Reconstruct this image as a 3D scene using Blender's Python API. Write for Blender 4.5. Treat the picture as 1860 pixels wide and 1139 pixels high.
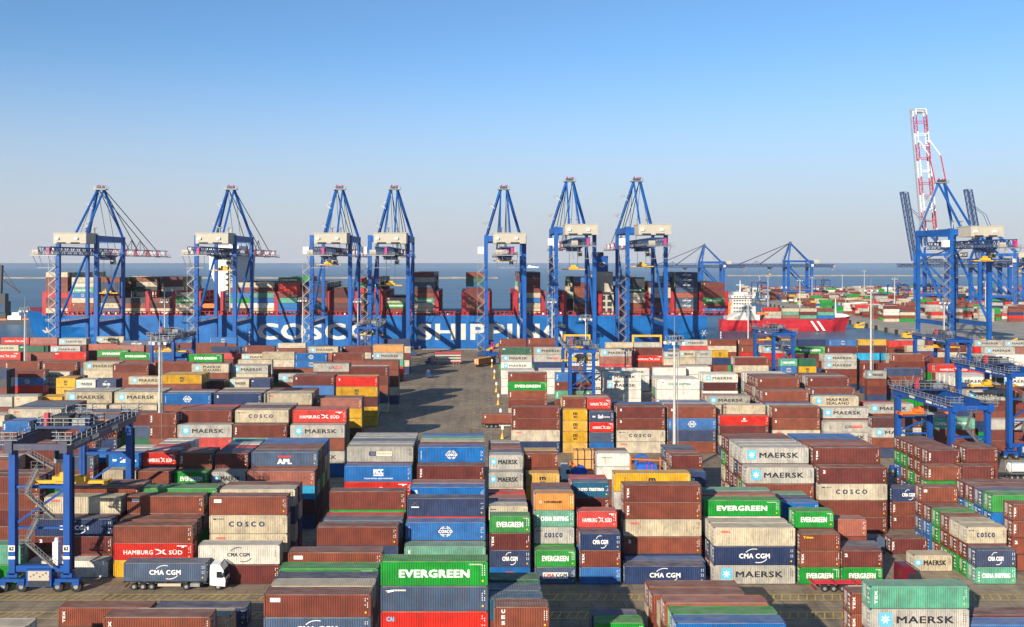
import bpy, math, random
from mathutils import Vector, Matrix
for o in list(bpy.data.objects): bpy.data.objects.remove(o)
SC = bpy.context.scene
COL = SC.collection
RAD = math.radians

# ------------------------------------------------------------------ camera
CAM_H = 48.3
cam = bpy.data.cameras.new('camera'); camo = bpy.data.objects.new('camera', cam); COL.objects.link(camo)
camo.location = (0, 0, CAM_H); camo.rotation_euler = (RAD(90), 0, 0)
cam.sensor_width = 36.0; cam.lens = 36.0*1650/1860
cam.shift_x = (930-870)/1860; cam.shift_y = -(569.5-477)/1860
cam.clip_start = 1; cam.clip_end = 120000
SC.camera = camo

# ------------------------------------------------------------------ sky, sun, exposure
SUN_EL, SUN_AZ = RAD(20), RAD(32)          # light travels towards +X, +Y
w = bpy.data.worlds.new("World"); SC.world = w; w.use_nodes = True
nt = w.node_tree; bg = nt.nodes['Background']
sky = nt.nodes.new('ShaderNodeTexSky'); sky.sky_type = 'NISHITA'; sky.sun_disc = False
sky.sun_elevation = SUN_EL; sky.sun_rotation = math.pi+SUN_AZ
sky.air_density = 0.85; sky.dust_density = 0.25; sky.ozone_density = 4.0; sky.altitude = 0
# pale lavender sea haze low over the horizon
_tc = nt.nodes.new('ShaderNodeTexCoord'); _sp = nt.nodes.new('ShaderNodeSeparateXYZ'); nt.links.new(_tc.outputs['Generated'], _sp.inputs[0])
_rp = nt.nodes.new('ShaderNodeValToRGB'); _rp.color_ramp.interpolation = 'EASE'
_rp.color_ramp.elements[0].position = 0.0; _rp.color_ramp.elements[0].color = (.93, .93, .93, 1)
_rp.color_ramp.elements[1].position = 0.24; _rp.color_ramp.elements[1].color = (0, 0, 0, 1)
_mx = nt.nodes.new('ShaderNodeMix'); _mx.data_type = 'RGBA'; _mx.inputs[7].default_value = (3.8, 3.86, 4.25, 1)
nt.links.new(_sp.outputs['Z'], _rp.inputs[0]); nt.links.new(_rp.outputs[0], _mx.inputs[0]); _tn = nt.nodes.new('ShaderNodeMix'); _tn.data_type = 'RGBA'; _tn.blend_type = 'MULTIPLY'; _tn.inputs[0].default_value = 1; _tn.inputs[7].default_value = (.88, 1.03, 1.07, 1)
nt.links.new(sky.outputs[0], _tn.inputs[6]); nt.links.new(_tn.outputs[2], _mx.inputs[6])
nt.links.new(_mx.outputs[2], bg.inputs[0]); bg.inputs[1].default_value = 0.106
sl = bpy.data.lights.new('sun', 'SUN'); sl.energy = 5.0; sl.angle = RAD(0.5); sl.color = (1.0, 0.90, 0.76)
so = bpy.data.objects.new('sun', sl); COL.objects.link(so)
d = Vector((math.sin(SUN_AZ)*math.cos(SUN_EL), math.cos(SUN_AZ)*math.cos(SUN_EL), -math.sin(SUN_EL)))
so.rotation_euler = d.to_track_quat('-Z', 'Y').to_euler(); so.location = (-200, -200, 300)
SC.view_settings.view_transform = 'Standard'; SC.view_settings.look = 'None'
SC.view_settings.exposure = 0.5; SC.view_settings.gamma = 1.0

HAZE = .00004
# ------------------------------------------------------------------ materials
def new_mat(name):
    m = bpy.data.materials.new(name); m.use_nodes = True
    return m, m.node_tree, m.node_tree.nodes['Principled BSDF']
def N(nt, t, **kw):
    n = nt.nodes.new(t)
    for k, v in kw.items(): setattr(n, k, v)
    return n
def ramp(nt, src, stops):
    r = N(nt, 'ShaderNodeValToRGB'); e = r.color_ramp.elements
    while len(e) < len(stops): e.new(0.5)
    for i, (p, c) in enumerate(stops): e[i].position = p; e[i].color = (*c, 1) if len(c) == 3 else c
    nt.links.new(src, r.inputs[0]); return r
def mix(nt, fac, a, b, mode='MIX'):
    m = N(nt, 'ShaderNodeMix', data_type='RGBA', blend_type=mode)
    for s, v in ((m.inputs[0], fac), (m.inputs[6], a), (m.inputs[7], b)):
        if hasattr(v, 'links') or hasattr(v, 'is_linked'): nt.links.new(v, s)
        else: s.default_value = v if not isinstance(v, tuple) else ((*v, 1) if len(v) == 3 else v)
    return m.outputs[2]
def noise(nt, co, scale, detail=4, mapscale=None, rough=0.6):
    n = N(nt, 'ShaderNodeTexNoise'); n.inputs['Scale'].default_value = scale
    n.inputs['Detail'].default_value = detail; n.inputs['Roughness'].default_value = rough
    if mapscale:
        mp = N(nt, 'ShaderNodeMapping'); mp.inputs['Scale'].default_value = mapscale
        nt.links.new(co, mp.inputs[0]); co = mp.outputs[0]
    nt.links.new(co, n.inputs['Vector']); return n.outputs['Fac']
def plain(name, c, rough=0.55, metal=0.0, var=0.25, scale=0.6):
    m, nt, p = new_mat(name)
    tc = N(nt, 'ShaderNodeTexCoord')
    f = noise(nt, tc.outputs['Object'], scale, 5)
    r = ramp(nt, f, [(0.3, tuple(x*(1-var) for x in c)), (0.7, tuple(min(1, x*(1+var*0.6)) for x in c))])
    nt.links.new(r.outputs[0], p.inputs['Base Color'])
    p.inputs['Roughness'].default_value = rough; p.inputs['Metallic'].default_value = metal
    return m
PAL = dict(B=(.192,.049,.027), P=(.36,.105,.066), D=(.090,.018,.016), R=(.60,.022,.012), O=(.72,.26,.025), K=(.56,.48,.33), G=(.45,.43,.37),
           W=(.74,.70,.60), N=(.018,.042,.12), U=(.004,.135,.42), S=(.065,.11,.185), E=(.006,.29,.028), A=(.016,.12,.06), T=(.10,.36,.235),
           Y=(.66,.36,.012), L=(.02,.36,.60), X=(.04,.045,.055), Q=(.008,.11,.20))
RUSTY = dict(B=.42, P=.5, D=.2, R=.25, O=.4, K=.75, G=.7, W=.5, N=.45, U=.3, S=.8, E=.3, A=.4, T=.6, Y=.55, L=.35, X=.5, Q=.4)
def weathered(name, c, rough=.5, streak=(.10, .05, .03), amt=.5, vs=.12, hs=.8, seam=0):
    """painted steel with broad fading and grime running down"""
    m, nt, p = new_mat(name); tc = N(nt, 'ShaderNodeTexCoord'); co = tc.outputs['Object']
    f = noise(nt, co, .12, 5); r = ramp(nt, f, [(0.3, tuple(x*.72 for x in c)), (0.7, tuple(min(1, x*1.18+.004) for x in c))]); col = r.outputs[0]
    f = noise(nt, co, 1.0, 6, (hs, hs, vs), .7); r = ramp(nt, f, [(0.53, (0, 0, 0)), (0.75, (amt,)*3)]); col = mix(nt, r.outputs[0], col, streak)
    if seam:
        sp = N(nt, 'ShaderNodeSeparateXYZ'); nt.links.new(co, sp.inputs[0])
        for ax, per in (('X', seam), ('Z', 4.2)):
            d = N(nt, 'ShaderNodeMath', operation='DIVIDE'); nt.links.new(sp.outputs[ax], d.inputs[0]); d.inputs[1].default_value = per
            fr = N(nt, 'ShaderNodeMath', operation='FRACT'); nt.links.new(d.outputs[0], fr.inputs[0])
            lt = N(nt, 'ShaderNodeMath', operation='LESS_THAN'); nt.links.new(fr.outputs[0], lt.inputs[0]); lt.inputs[1].default_value = .28/per
            ml = N(nt, 'ShaderNodeMath', operation='MULTIPLY'); nt.links.new(lt.outputs[0], ml.inputs[0]); ml.inputs[1].default_value = .5 if ax == 'X' else .22
            col = mix(nt, ml.outputs[0], col, tuple(x*.45 for x in c))
    nt.links.new(col, p.inputs['Base Color']); p.inputs['Roughness'].default_value = rough; p.inputs['Specular IOR Level'].default_value = .3
    return m
def paint(code, roof, island):
    """weathered container paint: fading per container, rust streaks running down, dusty roof"""
    c = PAL[code]; ru = RUSTY[code]
    m, nt, p = new_mat('%s_%s%s' % ('roof_paint' if roof else 'side_paint', code.lower(), '_far' if island else ''))
    L = nt.links
    if island:
        g = N(nt, 'ShaderNodeNewGeometry'); rnd = g.outputs['Random Per Island']; tcg = N(nt, 'ShaderNodeTexCoord'); co = tcg.outputs['Object']
    else:
        oi = N(nt, 'ShaderNodeObjectInfo'); rnd = oi.outputs['Random']; tcg = N(nt, 'ShaderNodeTexCoord')
        va = N(nt, 'ShaderNodeVectorMath', operation='ADD'); vs = N(nt, 'ShaderNodeVectorMath', operation='SCALE')
        L.new(oi.outputs['Location'], vs.inputs[0]); vs.inputs['Scale'].default_value = 0.37
        L.new(tcg.outputs['Object'], va.inputs[0]); L.new(vs.outputs[0], va.inputs[1]); co = va.outputs[0]
    lum = sum(c)/3
    fade = tuple(x*0.75+lum*0.18+0.02 for x in c); deep = tuple(x*0.80 for x in c)
    if code == 'B': deep = (.125, .026, .024); fade = (.225, .062, .034)
    r0 = ramp(nt, rnd, [(0.0, deep), (0.55, c), (1.0, fade)])
    col = r0.outputs[0]
    n1 = noise(nt, co, 0.55, 4)                                   # broad fading
    r1 = ramp(nt, n1, [(0.33, (.70, .70, .71)), (0.68, (1.12, 1.09, 1.05))])
    col = mix(nt, 1.0, col, r1.outputs[0], 'MULTIPLY')
    if roof:
        n2 = noise(nt, co, 0.9, 6, (0.5, 1.2, 1.0)); dust = (.34, .29, .235)
        r2 = ramp(nt, n2, [(0.38, (0.16,)*3), (0.72, (0.62,)*3)])
        col = mix(nt, r2.outputs[0], col, dust)
        n3 = noise(nt, co, 2.6, 5); r3 = ramp(nt, n3, [(0.60, (0, 0, 0)), (0.72, (0.55*ru+.1,)*3)])
        col = mix(nt, r3.outputs[0], col, (.13, .055, .03))
        p.inputs['Roughness'].default_value = 0.75
    else:
        n2 = noise(nt, co, 1.5, 6, (2.2, 2.2, 0.32), 0.65)         # streaks
        r2 = ramp(nt, n2, [(0.53, (0, 0, 0)), (0.72, (0.85*ru,)*3)])
        col = mix(nt, r2.outputs[0], col, (.15, .065, .032))
        n3 = noise(nt, co, 5.0, 4); r3 = ramp(nt, n3, [(0.585, (0, 0, 0)), (0.68, (0.7*ru,)*3)])
        col = mix(nt, r3.outputs[0], col, (.11, .05, .028))
        p.inputs['Roughness'].default_value = 0.5
    L.new(col, p.inputs['Base Color'])
    p.inputs['Specular IOR Level'].default_value = 0.35
    return m
SIDE = {k: paint(k, False, False) for k in PAL}; ROOF = {k: paint(k, True, False) for k in PAL}
SIDE_F = {k: paint(k, False, True) for k in PAL}; ROOF_F = {k: paint(k, True, True) for k in PAL}
INK = [plain('ink_'+n, c, .6, 0, .12) for n, c in (('white', (.80, .78, .72)), ('black', (.015, .015, .02)), ('navy', (.01, .03, .10)), ('red', (.62, .02, .02)),
       ('sky_blue', (.10, .45, .66)), ('yellow', (.72, .45, .02)), ('teal', (.03, .22, .19)), ('cream', (.66, .60, .42)))]
WH, BK, NV, RD, SB, YL, TL, CR = range(8)
M_CRANE = weathered('crane_blue', (.002, .082, .33), .5, (.015, .03, .07), .6, .10, .9)
M_CRANED = plain('crane_dark_blue', (.015, .045, .13), .5, 0, .25, .4)
M_RTG = weathered('gantry_blue', (.003, .068, .30), .5, (.02, .03, .045), .6, .25, 1.6)
M_GRAV = plain('girder_navy', (.06, .065, .11), .5, 0, .25, .4)
M_GALV = plain('galvanised', (.30, .305, .30), .5, .35, .25, 1.5)
M_STAIR = plain('stair_steel', (.15, .15, .15), .55, .2, .3, 1.5)
M_POLE = plain('pole_grey', (.50, .49, .45), .55, .1, .2, 1)
M_DARK = plain('dark_steel', (.03, .032, .037), .55, .2, .3, 1.2)
M_CREAM = plain('house_cream', (.44, .40, .31), .6, 0, .10, .3)
M_WHITE = plain('white_paint', (.78, .77, .73), .5, 0, .08, .4)
M_RED = plain('red_paint', (.45, .025, .05), .5, 0, .2, .4)
M_MAG = plain('magenta_paint', (.50, .02, .17), .5, 0, .15, .5)
M_YEL = plain('yellow_paint', (.75, .40, .015), .5, 0, .2, .5)
M_ORG = plain('orange_paint', (.80, .16, .015), .5, 0, .2, .6)
M_TYRE = plain('tyre_rubber', (.018, .017, .016), .85, 0, .3, 3)
M_GLASS = plain('cab_glass', (.02, .03, .04), .08, 0, .1, 1)
M_MAROON = plain('maroon_paint', (.14, .01, .02), .3, 0, .1, .8)
M_BLUE = plain('blue_tarpaulin', (.01, .12, .55), .6, 0, .35, 1.2)
M_HULL = weathered('hull_blue', (.003, .115, .37), .45, (.02, .05, .10), .6, .06, .35, 15)
M_HULLD = plain('hull_blue_worn', (.006, .10, .32), .5, 0, .2, .1)
M_DECKR = plain('deck_red', (.36, .010, .022), .55, 0, .25, .3)
M_SHIPR = weathered('hull_red', (.46, .015, .025), .45, (.12, .03, .02), .6, .1, .5, 9)
M_WOOD = plain('plywood_orange', (.66, .33, .09), .7, 0, .25, .9)

# ------------------------------------------------------------------ mesh helper
class MB:
    def __init__(s): s.v = []; s.f = []; s.m = []
    def quad(s, pts, m=0):
        b = len(s.v); s.v += [tuple(p) for p in pts]; s.f.append(tuple(range(b, b+len(pts)))); s.m.append(m)
    def box(s, x0, x1, y0, y1, z0, z1, m=0, top=None):
        b = len(s.v)
        s.v += [(x0, y0, z0), (x1, y0, z0), (x1, y1, z0), (x0, y1, z0), (x0, y0, z1), (x1, y0, z1), (x1, y1, z1), (x0, y1, z1)]
        s.f += [(b, b+3, b+2, b+1), (b+4, b+5, b+6, b+7), (b, b+1, b+5, b+4), (b+1, b+2, b+6, b+5), (b+2, b+3, b+7, b+6), (b+3, b, b+4, b+7)]
        s.m += [m, m if top is None else top, m, m, m, m]
    def beam(s, p, q, w, h=None, m=0):
        p = Vector(p); q = Vector(q); h = h or w; d = (q-p).normalized()
        up = Vector((0, 0, 1)) if abs(d.z) < 0.95 else Vector((0, 1, 0))
        a = d.cross(up).normalized()*(w/2); c = a.cross(d).normalized()*(h/2)
        b = len(s.v)
        for e in (p, q): s.v += [tuple(e-a-c), tuple(e+a-c), tuple(e+a+c), tuple(e-a+c)]
        s.f += [(b, b+1, b+2, b+3), (b+7, b+6, b+5, b+4), (b, b+4, b+5, b+1), (b+1, b+5, b+6, b+2), (b+2, b+6, b+7, b+3), (b+3, b+7, b+4, b)]
        s.m += [m]*6
    def tube(s, p, q, r0, r1=None, n=10, m=0, cap=True):
        p = Vector(p); q = Vector(q); r1 = r0 if r1 is None else r1; d = (q-p).normalized()
        up = Vector((0, 0, 1)) if abs(d.z) < 0.95 else Vector((0, 1, 0))
        a = d.cross(up).normalized(); c = a.cross(d).normalized(); b = len(s.v)
        for e, r in ((p, r0), (q, r1)):
            for i in range(n):
                t = 2*math.pi*i/n; s.v.append(tuple(e+a*math.cos(t)*r+c*math.sin(t)*r))
        for i in range(n):
            j = (i+1) % n; s.f.append((b+i, b+j, b+n+j, b+n+i)); s.m.append(m)
        if cap:
            s.f.append(tuple(b+i for i in reversed(range(n)))); s.f.append(tuple(b+n+i for i in range(n))); s.m += [m, m]
    def ring(s, c, r, w, axis='y', n=24, m=0):
        for i in range(n):
            t0 = 2*math.pi*i/n; t1 = 2*math.pi*(i+1)/n
            def P(t):
                if axis == 'y': return (c[0]+r*math.cos(t), c[1], c[2]+r*math.sin(t))
                return (c[0]+r*math.cos(t), c[1]+r*math.sin(t), c[2])
            s.beam(P(t0), P(t1), w, w, m)
    def prism(s, pts, y0, y1, m=0, caps=None):
        """profile in x,z extruded along y"""
        b = len(s.v); n = len(pts)
        s.v += [(x, y0, z) for x, z in pts]+[(x, y1, z) for x, z in pts]
        for i in range(n):
            j = (i+1) % n; s.f.append((b+i, b+j, b+n+j, b+n+i)); s.m.append(m)
        s.f.append(tuple(b+i for i in reversed(range(n)))); s.f.append(tuple(b+n+i for i in range(n))); s.m += [m if caps is None else caps]*2
    def add(s, o, T=None, mm=None):
        b = len(s.v)
        s.v += [T(v) for v in o.v] if T else o.v
        s.f += [tuple(i+b for i in f) for f in o.f]
        s.m += [mm[k] for k in o.m] if mm else o.m
    def mesh(s, name):
        me = bpy.data.meshes.new(name); me.from_pydata(s.v, [], s.f); me.polygons.foreach_set('material_index', s.m); me.update()
        return me
    def build(s, name, mats, parent=None, loc=None, smooth=False):
        me = s.mesh(name)
        for k in (mats if isinstance(mats, (list, tuple)) else [mats]): me.materials.append(k)
        if smooth: me.polygons.foreach_set('use_smooth', [True]*len(s.f))
        o = bpy.data.objects.new(name, me); COL.objects.link(o)
        if parent: o.parent = parent
        if loc: o.location = loc
        return o
def tag(o, label, cat, group=None):
    o['label'] = label; o['category'] = cat
    if group: o['group'] = group
    return o
def thing(name, label, cat, loc=(0, 0, 0), rz=0, group=None):
    o = bpy.data.objects.new(name, None); COL.objects.link(o); o.empty_display_size = .5
    o.location = loc; o.rotation_euler = (0, 0, rz)
    return tag(o, label, cat, group)
def struct(o, kind='structure'): o['kind'] = kind; return o
def copy_tree(o, parent=None):
    c = o.copy(); COL.objects.link(c)
    if parent: c.parent = parent
    for ch in list(o.children): copy_tree(ch, c)
    return c
def part(root, name): return [c for c in root.children if c.name.split('.')[0] == name]

# flat lettering from the built-in font, as x,z outlines; weight comes from slightly shifted copies
_txt = {}
def text_raw(s, bold=0):
    if s not in _txt:
        cu = bpy.data.curves.new('lettering', 'FONT'); cu.body = s; cu.resolution_u = 2; cu.space_character = 1.09
        ob = bpy.data.objects.new('lettering', cu); COL.objects.link(ob)
        dg = bpy.context.evaluated_depsgraph_get(); me = bpy.data.meshes.new_from_object(ob.evaluated_get(dg))
        v = [(p.co.x, p.co.y) for p in me.vertices]; f = [tuple(p.vertices) for p in me.polygons]
        bpy.data.objects.remove(ob); bpy.data.meshes.remove(me)
        x0 = min(a for a, b in v); x1 = max(a for a, b in v); y0 = min(b for a, b in v); y1 = max(b for a, b in v)
        _txt[s] = ([((a-x0)/(x1-x0), (b-y0)/(y1-y0)) for a, b in v], f)
    return _txt[s]
def text(mb, s, x0, x1, z0, z1, y, m, bold=0.012, vert=False, flip=False):
    """writes s into the rectangle on the plane y (read from -y)"""
    v, f = text_raw(s); k = min(.09, bold*2.6); H = (x1-x0) if vert else (z1-z0); e = k*H
    sh = [(0, 0)] if bold < .006 else [(-e, -e*.6), (e, -e*.6), (e, e*.6), (-e, e*.6), (0, 0)]
    x0 += e; x1 -= e; z0 += e*.6; z1 -= e*.6
    for i, (dx, dz) in enumerate(sh):
        b = len(mb.v); yy = y-.0012*i
        if vert: dx, dz = dz, dx
        for a, c in v:
            if vert: mb.v.append((x1-c*(x1-x0)+dx, yy, z0+a*(z1-z0)+dz))
            else: mb.v.append((x0+a*(x1-x0)+dx, yy, z0+c*(z1-z0)+dz))
        mb.f += [tuple(q+b for q in g) for g in f]; mb.m += [m]*len(f)
# ------------------------------------------------------------------ ground, water, quays
def ground_mat():
    m, nt, p = new_mat('worn_paving'); L = nt.links
    tc = N(nt, 'ShaderNodeTexCoord'); co = tc.outputs['Object']
    n1 = noise(nt, co, .035, 6); r1 = ramp(nt, n1, [(0.32, (.23, .178, .122)), (0.68, (.38, .298, .205))])
    n2 = noise(nt, co, .45, 6); r2 = ramp(nt, n2, [(0.35, (.78, .78, .78)), (0.65, (1.1, 1.1, 1.1))])
    c = mix(nt, 1.0, r1.outputs[0], r2.outputs[0], 'MULTIPLY')
    n3 = noise(nt, co, .30, 5, (1, .12, 1)); r3 = ramp(nt, n3, [(0.50, (0, 0, 0)), (0.70, (.50, .50, .50))])   # tyre tracks along the aisles
    c = mix(nt, r3.outputs[0], c, (.075, .066, .056))
    n4 = noise(nt, co, .22, 5, (.12, 1, 1)); r4 = ramp(nt, n4, [(0.58, (0, 0, 0)), (0.75, (.45, .45, .45))])
    c = mix(nt, r4.outputs[0], c, (.09, .08, .068))
    br = N(nt, 'ShaderNodeTexBrick'); br.inputs['Scale'].default_value = .11; br.inputs['Mortar Size'].default_value = .008
    br.inputs['Color1'].default_value = (1, 1, 1, 1); br.inputs['Color2'].default_value = (.93, .93, .93, 1); br.inputs['Mortar'].default_value = (.6, .58, .55, 1)
    L.new(co, br.inputs['Vector']); c = mix(nt, 1.0, c, br.outputs[0], 'MULTIPLY')
    n5 = noise(nt, co, 1.6, 5); r5 = ramp(nt, n5, [(0.62, (0, 0, 0)), (0.74, (.45, .45, .45))]); c = mix(nt, r5.outputs[0], c, (.05, .045, .04))
    L.new(c, p.inputs['Base Color']); p.inputs['Roughness'].default_value = .85; p.inputs['Specular IOR Level'].default_value = .25
    return m
M_GROUND = ground_mat()
M_CONC = plain('quay_concrete', (.34, .30, .235), .85, 0, .3, .08)
M_MARK = plain('road_yellow', (.58, .40, .04), .7, 0, .45, 1.5)
M_MARKW = plain('road_white', (.6, .58, .52), .7, 0, .4, 1.5)
M_ROCK = plain('breakwater_stone', (.27, .235, .19), .9, 0, .4, .02)
g = MB(); QY = 506
qx = lambda y: 285+(y-506)*.104
g.quad([(-900, 20, 0), (900, 20, 0), (900, QY, 0), (-900, QY, 0)])
struct(g.build('yard_ground', M_GROUND))
g = MB(); g.quad([(qx(QY), QY, .0), (900, QY, 0), (1700, 1500, 0), (qx(1500), 1500, 0)])
struct(g.build('far_terminal_ground', M_CONC))
g = MB(); g.box(-900, qx(QY), QY-.9, QY+.4, -4, .25); 
b = g.build('quay_wall', M_CONC); tag(b, 'pale concrete quay wall running under the ship-to-shore cranes', 'quay wall')
g = MB(); p0 = Vector((qx(QY), QY+.6, 0)); p1 = Vector((qx(1500), 1500, 0)); dd = (p1-p0).normalized(); nn = Vector((-dd.y, dd.x, 0))
g.quad([p0+nn*.5+Vector((0, 0, -4)), p0+nn*.5+Vector((0, 0, .5)), p1+nn*.5+Vector((0, 0, .5)), p1+nn*.5+Vector((0, 0, -4))])
g.quad([p0+nn*.5+Vector((0, 0, .5)), p0-nn*2+Vector((0, 0, .5)), p1-nn*2+Vector((0, 0, .5)), p1+nn*.5+Vector((0, 0, .5))])
wall = g.build('quay_wall', M_CONC); tag(wall, 'pale concrete basin wall with black fenders beyond the red ship', 'quay wall')
for k in range(26):
    f = MB(); c = p0+dd*(12+k*22)+nn*1.0; f.box(c.x-.8, c.x+.8, c.y-1.6, c.y+1.6, -3.4, .3); f.build('fender', M_TYRE, wall)
# water
def water_mat():
    m, nt, p = new_mat('sea_water'); L = nt.links
    tc = N(nt, 'ShaderNodeTexCoord'); co = tc.outputs['Object']
    n1 = noise(nt, co, .006, 7, (.22, 1.6, 1)); r = ramp(nt, n1, [(.35, (.03, .085, .145)), (.68, (.075, .165, .245))])
    L.new(r.outputs[0], p.inputs['Base Color']); p.inputs['Roughness'].default_value = .32; p.inputs['IOR'].default_value = 1.33
    p.inputs['Specular IOR Level'].default_value = .33
    n2 = noise(nt, co, .55, 6, (.6, 1.2, 1)); bp = N(nt, 'ShaderNodeBump'); bp.inputs['Strength'].default_value = .9; bp.inputs['Distance'].default_value = 1.2
    L.new(n2, bp.inputs['Height']); L.new(bp.outputs[0], p.inputs['Normal'])
    return m
g = MB(); g.quad([(-60000, QY-2, -3), (60000, QY-2, -3), (60000, 90000, -3), (-60000, 90000, -3)])
struct(g.build('sea_water', water_mat()))
# breakwaters
def breakwater(x0, x1, y, label, hgt=2.2):
    b = MB(); n = int((x1-x0)/30); r = random.Random(int(y))
    for i in range(n):
        xa = x0+(x1-x0)*i/n; xb = x0+(x1-x0)*(i+1)/n; t = hgt+r.uniform(-.5, .5)
        b.prism([(xa, -3.5), (xb, -3.5), (xb-.3, t), (xa+.3, t)], y+r.uniform(-3, 0), y+14)
    return tag(b.build('breakwater', M_ROCK), label, 'breakwater')
breakwater(-1900, 60, 2900, 'long low stone breakwater on the sea behind the ship, left of centre')
breakwater(930, 3000, 3400, 'pale thin breakwater on the sea behind the far terminal')
b = MB(); b.prism([(-1350, -3), (-1210, -3), (-1225, 5), (-1335, 5)], 2880, 2896); tag(b.build('rock_mound', M_ROCK), 'grey raised stone block on the left breakwater', 'breakwater')

# painted markings
g = MB()
def line(xa, ya, xb, yb, wd, m, b):
    a = Vector((xa, ya, 0)); c = Vector((xb, yb, 0)); n = (c-a).normalized(); n = Vector((-n.y, n.x, 0))*wd/2
    b.quad([a-n+Vector((0, 0, .004)), c-n+Vector((0, 0, .004)), c+n+Vector((0, 0, .004)), a+n+Vector((0, 0, .004))], m)
rr = random.Random(8)
for (ya, yb) in ((130.0, 132.3), (123.3, 125.6), (159.5, 161.5), (195.5, 197.5)):
    for yy in (ya, yb): 
        x = -120
        while x < 120:
            l = rr.uniform(6, 20); line(x, yy, x+l, yy, .20, 0, g); x += l+rr.choice([0, 0, .0, .5])
    x = -120
    while x < 120:
        if rr.random() < .93: line(x, ya+.1, x+.75+rr.uniform(-.05, .05), yb-.1, .17, 0, g)
        x += 1.21
for xx, y0, y1, stp in ((-1.7, 190, 400, 4), (-8.5, 215, 300, 400), (-9.5, 318, 400, 400), (3.4, 215, 420, 7)):
    y = y0
    while y < y1:
        line(xx, y, xx, min(y+(1.2 if stp < 20 else 30), y1), .14, 0 if xx < 3 else 1, g); y += stp
for x, y in ((-7, 226), (-11.3, 225), (-2.1, 226), (-1.4, 245), (-2, 262), (1.2, 268), (-1.5, 292), (-4, 300), (1.5, 300)):
    for k in range(4): line(x+rr.uniform(-.6, .6), y+rr.uniform(-1, 1), x+rr.uniform(-.6, .6), y+rr.uniform(1, 2), .25, 0, g)
for x, y in ((-5.5, 312), (-1.2, 312), (-3, 318)): line(x-.9, y, x+.9, y, .3, 1, g)
for y in (455, 462, 474, 482): line(-60, y, 60, y, .35, 0, g)
struct(g.build('road_markings', [M_MARK, M_MARKW]))

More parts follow.
